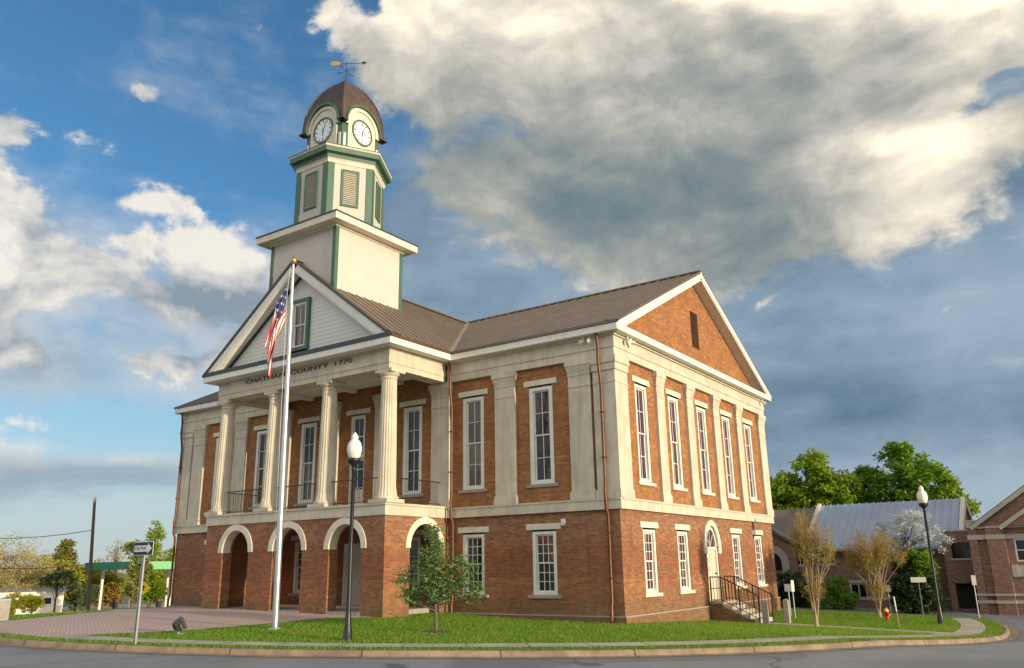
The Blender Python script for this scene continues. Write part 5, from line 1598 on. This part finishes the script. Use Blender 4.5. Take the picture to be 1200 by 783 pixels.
def vase_tree(label, x, y, h, spread, seed, dens):
    rng = np.random.default_rng(seed); z = hgt(x, y)
    t = thing('crape_myrtle', (x, y, z), label, 'tree', 'bare spring trees with many upright stems')
    m = MB(); tips = []
    ns = 6
    m.tube([(x, y, z - .15), (x, y, z + .05), (x + .01, y, z + h * .10)], [.10, .08, .065], 9)
    for k in range(ns):
        a = 2 * PI * k / ns + rng.normal(0, .3); lean = spread * rng.uniform(.25, 1.0)
        p0 = Vector((x + .03 * math.cos(a), y + .03 * math.sin(a), z + h * .05))
        e1 = Vector((x + (.16 * lean + .05) * math.cos(a), y + (.16 * lean + .05) * math.sin(a), z + h * rng.uniform(.26, .38)))
        m.tube([p0, p0.lerp(e1, .5) + Vector((rng.normal(0, .03), rng.normal(0, .03), 0)), e1], [.036, .028, .022], 7)
        for j in range(9):
            s0 = p0.lerp(e1, rng.uniform(.35, 1)); c = rng.uniform(0, 2 * PI); e4 = s0 + Vector((rng.uniform(.1, .45) * math.cos(c), rng.uniform(.1, .45) * math.sin(c), rng.uniform(.1, .5)))
            m.tube([s0, e4], [.007, .003], 4, cap=False); tips += [tuple(e4), tuple(s0.lerp(e4, .6)), tuple(s0.lerp(e4, .8))]
        for j in range(4):
            b = a + rng.normal(0, .9); r_ = lean * rng.uniform(.4, 1.0)
            e2 = e1 + Vector((r_ * .38 * math.cos(b), r_ * .38 * math.sin(b), h * rng.uniform(.14, .32)))
            m.tube([e1, e1.lerp(e2, .5) + Vector((0, 0, .04)), e2], [.019, .014, .010], 6, cap=False)
            for q in range(6):
                c = b + rng.normal(0, 1.0); r3 = lean * rng.uniform(.2, .7)
                e3 = e2 + Vector((r3 * .48 * math.cos(c), r3 * .48 * math.sin(c), h * rng.uniform(.06, .34)))
                m.tube([e2, e2.lerp(e3, .5) + Vector((rng.normal(0, .03), rng.normal(0, .03), .03)), e3], [.009, .007, .004], 5, cap=False)
                for w in range(7):
                    s0 = e2.lerp(e3, rng.uniform(.1, 1)); e4 = s0 + Vector((rng.normal(0, .15), rng.normal(0, .15), rng.uniform(-.02, .30)))
                    m.tube([s0, e4], [.005, .0025], 3, cap=False); tips.append(tuple(e4)); tips.append(tuple(s0.lerp(e4, .5)))
    m.build('trunk', MT['bark_p'], t, recalc=False)
    T_ = np.array(tips); rng.shuffle(T_)
    lo = T_[T_[:, 2] < z + h * .66]; hi = T_[T_[:, 2] >= z + h * .66]
    leaves('bud', hi, max(2, int(7 * dens)), .10, .026, LM['bud'], t)
    if len(lo): leaves('young_leaf', lo, int(10 * dens), .16, .030, LM['myr'], t)
    return t
vase_tree('slender many-stemmed bare tree with russet buds nearest the side steps', 3.95, 6.62, 4.05, 1.35, 5, .6)
vase_tree('spreading vase-shaped bare tree with golden buds farther from the side steps', 4.45, 14.3, 3.75, 2.3, 9, 1.0)

def at_bearing(az, dist, zoff=0.0):
    """a spot on the ground at a compass bearing (degrees left of the +Y axis) and distance from the street corner"""
    x, y = 12.35 - dist * math.sin(R(az)), -23.9 + dist * math.cos(R(az))
    return (x, y, hgt(x, y) + zoff)
def big_tree(*a, **k):
    k['per'] = int(k.get('per', 26) * 2.2); k['size'] = k.get('size', .13) * 1.25
    return big_tree_(*a, **k)
def big_tree_(name, label, az, dist, blobs_, lm, seed, per=26, crad=.55, size=.13, tr=.22, nl=60, group='trees behind the long brick building', gap=.5, bark='bark'):
    b = at_bearing(az, dist)
    bl = [((b[0] + dx * math.cos(R(az)) + dy * -math.sin(R(az)), b[1] + dx * math.sin(R(az)) + dy * math.cos(R(az)), z), r_, n) for (dx, dy, z), r_, n in bl_norm(blobs_)]
    top = max(q[0][2] + q[1][2] * .6 for q in bl)
    return tree(name, label, b, top - b[2], tr, bl, per, crad, size, lm, nl=nl, group=group, seed=seed, gap=gap, bark=bark)
def bl_norm(l): return l
# behind the long building (distance 60 m)
big_tree('maple_tree', 'bright yellow-green broad tree just past the courthouse gable corner', 15.0, 60, [((0.4, 0, 6.6), (2.1, 2.2, 1.9), 75), ((-1.6, 0, 5.8), (1.5, 1.6, 1.7), 45), ((2.0, 0, 6.0), (1.5, 1.8, 1.8), 50), ((-2.5, 0, 5.0), (1.3, 1.4, 1.5), 30), ((.6, 0, 8.1), (.9, 1, .9), 16), ((0, 0, 4.6), (3.2, 2, 1.5), 60)], LM['oak'], 21)
big_tree('maple_tree', 'narrow darker green tree in the middle of the row behind the metal roof', 11.3, 62, [((0, 0, 6.2), (1.2, 1.4, 1.9), 45), ((.4, 0, 4.6), (1.6, 1.4, 1.6), 40), ((.2, 0, 7.6), (.6, .7, .7), 8)], LM['oak2'], 22)
big_tree('maple_tree', 'tall rounded green tree above the east end of the metal roof', 9.0, 60, [((-.2, 0, 7.0), (1.7, 1.8, 1.7), 55), ((-1.3, 0, 5.8), (1.2, 1.4, 1.6), 32), ((1.2, 0, 6.2), (1.4, 1.6, 1.7), 42), ((-.3, 0, 8.4), (.8, .9, .7), 14), ((.2, 0, 4.6), (2.6, 2, 1.5), 50)], LM['oak2'], 23)
big_tree('maple_tree', 'thin sparse tree at the east end of the row behind the metal roof', 6.7, 61, [((-.1, 0, 5.6), (.9, 1.0, 1.5), 22), ((.3, 0, 4.4), (1.1, 1.0, 1.2), 22), ((-.2, 0, 7.0), (.45, .5, .6), 6)], LM['oak'], 24, tr=.12)
big_tree('maple_tree', 'low green tree peeping out beside the courthouse wall', 17.2, 62, [((0, 0, 5.4), (1.2, 1.4, 1.3), 34), ((.2, 0, 4.2), (1.6, 1.4, 1.3), 30)], LM['oak2'], 25)
# white-flowering tree, evergreen and shrubs before the long building
def simple_tree(name, label, x, y, h, tr, bl, per, crad, size, lm, seed, **k):
    return tree(name, label, (x, y, hgt(x, y)), h, tr, [((x + a, y + b, z), r_, n) for (a, b, z), r_, n in bl], per, crad, size, lm, seed=seed, **k)
simple_tree('flowering_cherry', 'white-blossomed spreading tree in front of the metal roof', 4.7, 21.2, 4.2, .09, [((0, 0, 3.0), (1.5, 1.1, .9), 36), ((.9, 0, 2.5), (1.1, .9, .6), 22), ((-1.2, 0, 2.4), (1.1, .9, .55), 20), ((.3, 0, 3.7), (.9, .8, .4), 12)], 80, .28, .05, LM['white'], 31, nl=60, gap=.6)
simple_tree('evergreen_shrub', 'big dark rounded evergreen shrub beside the flat-roofed wing', 5.05, 20.0, 2.2, .06, [((0, 0, .55), (1.15, 1.0, 1.2), 130), ((.2, 0, 1.5), (.7, .7, .65), 46), ((0, -.1, -.2), (1.2, 1.0, .6), 60)], 60, .26, .085, LM['dark'], 32, nl=20, cat='shrub')
simple_tree('golden_shrub', 'olive green shrub top catching the sun over the dark evergreen', 5.5, 19.6, 2.0, .05, [((0, 0, 1.35), (.6, .55, .75), 60)], 60, .24, .07, LM['oak2'], 33, nl=14, cat='shrub')
simple_tree('laurel_shrub', 'dark green laurel shrub by the round-headed window', -1.2, 21.0, 1.5, .05, [((0, 0, .05), (1.4, 1.0, 1.1), 130)], 60, .26, .08, LM['dark'], 34, nl=12, cat='shrub')
simple_tree('holly_shrub', 'green clipped shrub between the two bare trees', 1.2, 20.6, 1.5, .05, [((0, 0, -.05), (1.0, .8, .85), 70)], 60, .24, .07, LM['oak2'], 35, nl=12, cat='shrub')

# ================================================================== background to the left
LG = 'trees along the western skyline'
big_tree('willow_tree', 'wide straw-coloured bare tree at the far left of the skyline', 65.2, 112, [((0, 0, 1.8), (4.6, 3, 3.8), 110), ((-2, 0, .6), (4, 3, 3), 60), ((2.6, 0, 1.0), (3, 2.4, 2.6), 50)], LM['straw'], 41, per=34, crad=1.1, size=.09, tr=.35, nl=90, group=LG, gap=.2, bark='bark_p')
big_tree('cedar_tree', 'dark pointed evergreen rising above the yellow trees', 62.75, 140, [((0, 0, 4.0), (1.5, 1.5, 1.3), 26), ((0, 0, 5.6), (.8, .8, .9), 10), ((0, 0, 1.8), (2.2, 2, 2), 40)], LM['budg'], 42, per=26, crad=.7, size=.18, tr=.25, nl=20, group=LG)
big_tree('spring_tree', 'yellow-green rounded tree to the left of the dark cedar', 63.4, 118, [((0, 0, 1.6), (2.6, 2.2, 2.2), 60), ((-1.5, 0, .4), (2.4, 2, 1.8), 40), ((2, 0, .6), (2.4, 2, 1.8), 40)], LM['gold'], 43, per=22, crad=.8, size=.16, group=LG)
big_tree('spring_tree', 'low golden tree behind the utility pole', 61.3, 124, [((0, 0, 1.2), (3.0, 2.2, 2.0), 60), ((2, 0, .2), (2.4, 2, 1.8), 40)], LM['gold'], 44, per=22, crad=.8, size=.16, group=LG)
big_tree('spring_tree', 'broad tan tree low behind the pale house', 65.0, 126, [((0, 0, -.2), (4.5, 2.2, 2.0), 70)], LM['gold'], 45, per=20, crad=.9, size=.16, group=LG)
big_tree('bare_tree', 'thin leafless tree to the left of the one-way sign', 59.9, 134, [((0, 0, 3.0), (2.6, 2, 3.2), 46), ((.4, 0, 5.0), (1.4, 1.2, 1.5), 14)], LM['straw'], 46, per=5, crad=.7, size=.12, tr=.2, nl=46, group=LG, bark='bark')
big_tree('larch_tree', 'tall feathery bright green tree beside the courthouse corner', 57.9, 140, [((.1, 0, 7.3), (1.0, 1.2, 2.4), 26), ((0, 0, 4.4), (1.9, 1.8, 2.1), 44), ((.3, 0, 1.9), (2.6, 2.2, 2.0), 50), ((-.7, 0, -.4), (3.0, 2.2, 2.0), 50)], LM['lime'], 47, per=17, crad=.7, size=.17, tr=.2, nl=50, group=LG)
big_tree('larch_tree', 'shorter feathery green tree right against the courthouse corner', 56.9, 143, [((0, 0, 3.6), (1.1, 1.1, 1.8), 20), ((0, 0, 1.0), (2.1, 1.8, 2.2), 40), ((0, 0, -1.4), (2.5, 1.8, 2.0), 40)], LM['lime'], 48, per=17, crad=.7, size=.17, tr=.15, nl=36, group=LG)
big_tree('pine_tree', 'dark ragged pine behind the one-way sign post', 58.75, 92, [((0, 0, .3), (1.1, 1.1, 1.3), 30), ((.2, 0, 2.1), (1.0, 1.0, 1.3), 22), ((-.3, 0, 3.9), (1.3, 1.1, .5), 12)], LM['budg'], 49, per=22, crad=.55, size=.15, tr=.22, nl=36, group=LG)
big_tree('thicket_tree', 'dark rounded tree behind the white trailer house', 61.7, 118, [((0, 0, -1.0), (2.0, 2, 1.5), 50)], LM['dark2'], 50, per=26, crad=.7, size=.16, group=LG)
big_tree('thicket_tree', 'brownish undergrowth tree beneath the green canopy', 60.5, 126, [((0, 0, -.9), (4.2, 2, 1.6), 70)], LM['bud'], 51, per=20, crad=.8, size=.16, group=LG)
big_tree('thicket_tree', 'yellow-green undergrowth tree behind the fuel pumps', 57.8, 124, [((0, 0, -.6), (4.0, 2, 1.9), 76)], LM['oak'], 52, per=20, crad=.8, size=.16, group=LG)
big_tree('street_tree', 'small dark round-topped tree before the white trailer house', 62.9, 62, [((0, 0, 1.15), (1.15, 1.0, .5), 40), ((.2, 0, 1.6), (.7, .7, .3), 12)], LM['dark2'], 53, per=20, crad=.28, size=.06, tr=.07, nl=30, group=LG)
big_tree('forsythia_bush', 'bright yellow flowering bush at the far left edge', 65.1, 66, [((0, 0, -.35), (.95, .8, .75), 40)], LM['yel'], 54, per=26, crad=.26, size=.07, tr=.04, nl=12, group='yellow bushes by the trailer')
big_tree('forsythia_bush', 'second bright yellow bush nearer the trailer wall', 64.1, 68, [((0, 0, -.4), (.7, .7, .7), 30)], LM['yel'], 55, per=26, crad=.26, size=.07, tr=.04, nl=12, group='yellow bushes by the trailer')
# a far wooded ridge that closes the horizon
def far_wood():
    pts = []
    rng = np.random.default_rng(77)
    for k in range(1500):
        az = rng.uniform(-70, 100); d = rng.uniform(190, 260)
        x, y = 12.35 - d * math.sin(R(az)), -23.9 + d * math.cos(R(az))
        top = .6 + 2.4 * (.5 + .5 * math.sin(az * .9) * math.sin(az * .37 + 1))
        pts.append((x, y, rng.uniform(hgt(x, y), hgt(x, y) + 2.6 + top)))
    tag(leaves('far_woodland', np.array(pts), 16, 1.9, .55, LM['budg'], None), 'distant low band of mixed spring woodland along the horizon', 'woodland', kind='stuff')
far_wood()

# pale trailer house
WHM = mat('pale wall paint', (.78, .70, .58), .7, (.62, .56, .48), 1.5, .9)
p = at_bearing(64.2, 108); TH = thing('trailer_house', p, 'long low white house with small windows at the far left', 'building')
d = Vector((math.cos(R(64.2)), math.sin(R(64.2)), 0)); dq = Vector((-d.y, d.x, 0)); P0 = Vector(p)
hb = MB(); hb.obox(P0 - d * 8.5, P0 + d * 3.2, dq, U, 0, 6, -.5, 2.75); hb.build('wall', WHM, TH)
m = MB()
m.add([P0 - d * 8.8 - dq * .4 + U * 2.72, P0 + d * 3.5 - dq * .4 + U * 2.72, P0 + d * 3.5 + dq * 3 + U * 3.15, P0 - d * 8.8 + dq * 3 + U * 3.15, P0 - d * 8.8 + dq * 6.4 + U * 2.72, P0 + d * 3.5 + dq * 6.4 + U * 2.72], [(0, 1, 2, 3), (3, 2, 5, 4)]); m.build('roof', MT['galv'], TH)
for a in (-6.0, -1.2, 1.2):
    m = MB(); m.obox(P0 + d * a - U * 0, P0 + d * (a + .9), dq, U, -.05, -.001, 1.25, 2.05); w_ = m.build('window', MT['white'], TH)
    m = MB(); m.obox(P0 + d * (a + .08), P0 + d * (a + .82), dq, U, -.06, -.051, 1.33, 1.97); m.build('pane', MT['pane'], w_)
m = MB(); m.obox(P0 - d * 3.2, P0 - d * 2.3, dq, U, -.05, -.001, .2, 2.1); m.build('door', MT['door'], TH)
# small roofed house further back
p = at_bearing(65.0, 122); HH = thing('hillside_house', p, 'small white house with a pale porch above the long low house', 'building')
d = Vector((math.cos(R(65)), math.sin(R(65)), 0)); dq = Vector((-d.y, d.x, 0)); P0 = Vector(p)
m = MB(); m.obox(P0 - d * 2.5, P0 + d * 2.8, dq, U, 0, 5, -.5, 4.6); m.build('wall', WHM, HH)
m = MB(); m.add([P0 - d * 3 - dq * .4 + U * 4.55, P0 + d * 3.2 - dq * .4 + U * 4.55, P0 + d * 3.2 + dq * 2.5 + U * 5.6, P0 - d * 3 + dq * 2.5 + U * 5.6], [(0, 1, 2, 3)]); m.build('roof', MT['shingle'], HH)
m = MB(); m.obox(P0 + d * .4, P0 + d * 1.4, dq, U, -.05, -.001, 2.6, 3.9); m.build('window', MT['pane'], HH)

# filling-station canopy
CG = mat('canopy green', (.012, .19, .125), .45, (.015, .16, .11), 3, .5)
ax, ay = -82.1, 32.5; ag = hgt(ax, ay)
GS = thing('station_canopy', (ax, ay, ag), 'flat filling-station canopy with a green fascia on pale columns', 'canopy')
m = MB(); m.box(-91.8, ax, ay, 46, 1.95, 2.75); m.build('roof_deck', MT['siding_w'], GS)
m = MB(); m.box(-91.8, ax + .06, ay - .08, ay - .001, 1.90, 2.82); m.build('front_fascia', CG, GS)
m = MB(); m.box(ax + .001, ax + .08, ay, 46, 1.90, 2.82); m.build('side_fascia', mat('canopy green sunlit side', (.20, .46, .24), .45, (.17, .40, .21), 3, .5), GS)  # paler copy of the fascia green: sunlight painted into the colour
for x, y in ((-90.2, 34), (-83.4, 34), (-83.4, 39), (-90.2, 43), (-83.4, 44)):
    m = MB(); m.box(x - .16, x + .16, y - .16, y + .16, hgt(x, y) - .3, 1.949); m.build('column', MT['white'], GS, bevel=.02)
PR_ = mat('pump red', (.22, .05, .045), .5); 
def pump(x, y, label):
    z = hgt(x, y); t = thing('fuel_pump', (x, y, z), label, 'fuel pump', 'fuel pumps under the canopy')
    m = MB(); m.box(x - .35, x + .35, y - .3, y + .3, z - .1, z + .25); m.build('island', MT['concrete'], t)
    m = MB(); m.box(x - .28, x + .28, y - .22, y + .22, z + .251, z + 1.05); m.build('cabinet', MT['hood'], t, bevel=.02)
    m = MB(); m.box(x - .30, x + .30, y - .24, y + .24, z + 1.051, z + 1.35); m.build('head', PR_ , t, bevel=.02)
    m = MB(); m.box(x - .22, x + .22, y - .26, y - .241, z + .6, z + 1.0); m.build('screen', MT['black'], t)
    m = MB(); m.tube([(x + .31, y, z + 1.5), (x + .5, y - .1, z + .8), (x + .34, y - .1, z + .5)], .025, 6); m.build('hose', MT['black'], t)
pump(-87.5, 34.5, 'left fuel pump under the shaded end of the canopy'); b_ = at_bearing(57.25, 108); pump(b_[0], b_[1], 'right fuel pump near the courthouse corner')
# yellow diamond warning sign
b_ = at_bearing(58.2, 75); z = b_[2]
DS = thing('warning_sign', b_, 'yellow diamond warning sign on a thin post', 'road sign')
m = MB(); m.tube([(b_[0], b_[1], z - .2), (b_[0], b_[1], z + 2.3)], .035, 6); m.build('post', MT['galv'], DS)
d = Vector((math.cos(R(58.2)), math.sin(R(58.2)), 0)); n = Vector((d.y, -d.x, 0)); c = Vector((b_[0], b_[1], z + 1.95)) + n * .05
m = MB(); m.prism([c + d * .53, c + U * .53, c - d * .53, c - U * .53], n * .01); m.build('panel', mat('sign yellow', (.85, .62, .015), .5, (.8, .58, .015), 3, .5), DS)
m = MB(); m.obox(c - U * .2 + n * .011, c + U * .08 + n * .011, d, n, -.04, .04, 0, .004); m.prism([c + d * .15 + U * .06 + n * .011, c + U * .26 + n * .011, c - d * .15 + U * .06 + n * .011], n * .004); m.build('arrow', MT['black'], DS)
# utility pole with crossarm and wires
b_ = at_bearing(61.1, 60); z = b_[2]
UP = thing('utility_pole', b_, 'tall weathered wooden utility pole left of the green canopy', 'utility pole')
m = MB(); m.tube([(b_[0], b_[1], z - .5), (b_[0] - .22, b_[1] - .34, z + 7.0)], [.125, .085], 10); m.build('pole', MT['bark'], UP)
m = MB(); m.lathe([(.095, z + 6.95), (.095, z + 7.2), (.05, z + 7.25)], (b_[0] - .22, b_[1] - .34), 10); m.build('pole_cap', MT['gold'], UP)
def wire(a, b, sag, label):
    a, b = Vector(a), Vector(b); m = MB()
    m.tube([a.lerp(b, k / 14) - Vector((0, 0, sag * 4 * (k / 14) * (1 - k / 14))) for k in range(15)], .022, 4)
    tag(m.build('utility_wire', MT['black'], None), label, 'wire', 'wires strung from the utility pole')
wire((b_[0] - .1, b_[1] - .15, z + 3.1), at_bearing(70, 72, 4.3), .5, 'lower thin wire running left from the utility pole')
wire((b_[0] - .17, b_[1] - .25, z + 5.2), at_bearing(70, 74, 6.2), .5, 'upper thin wire running left from the utility pole')
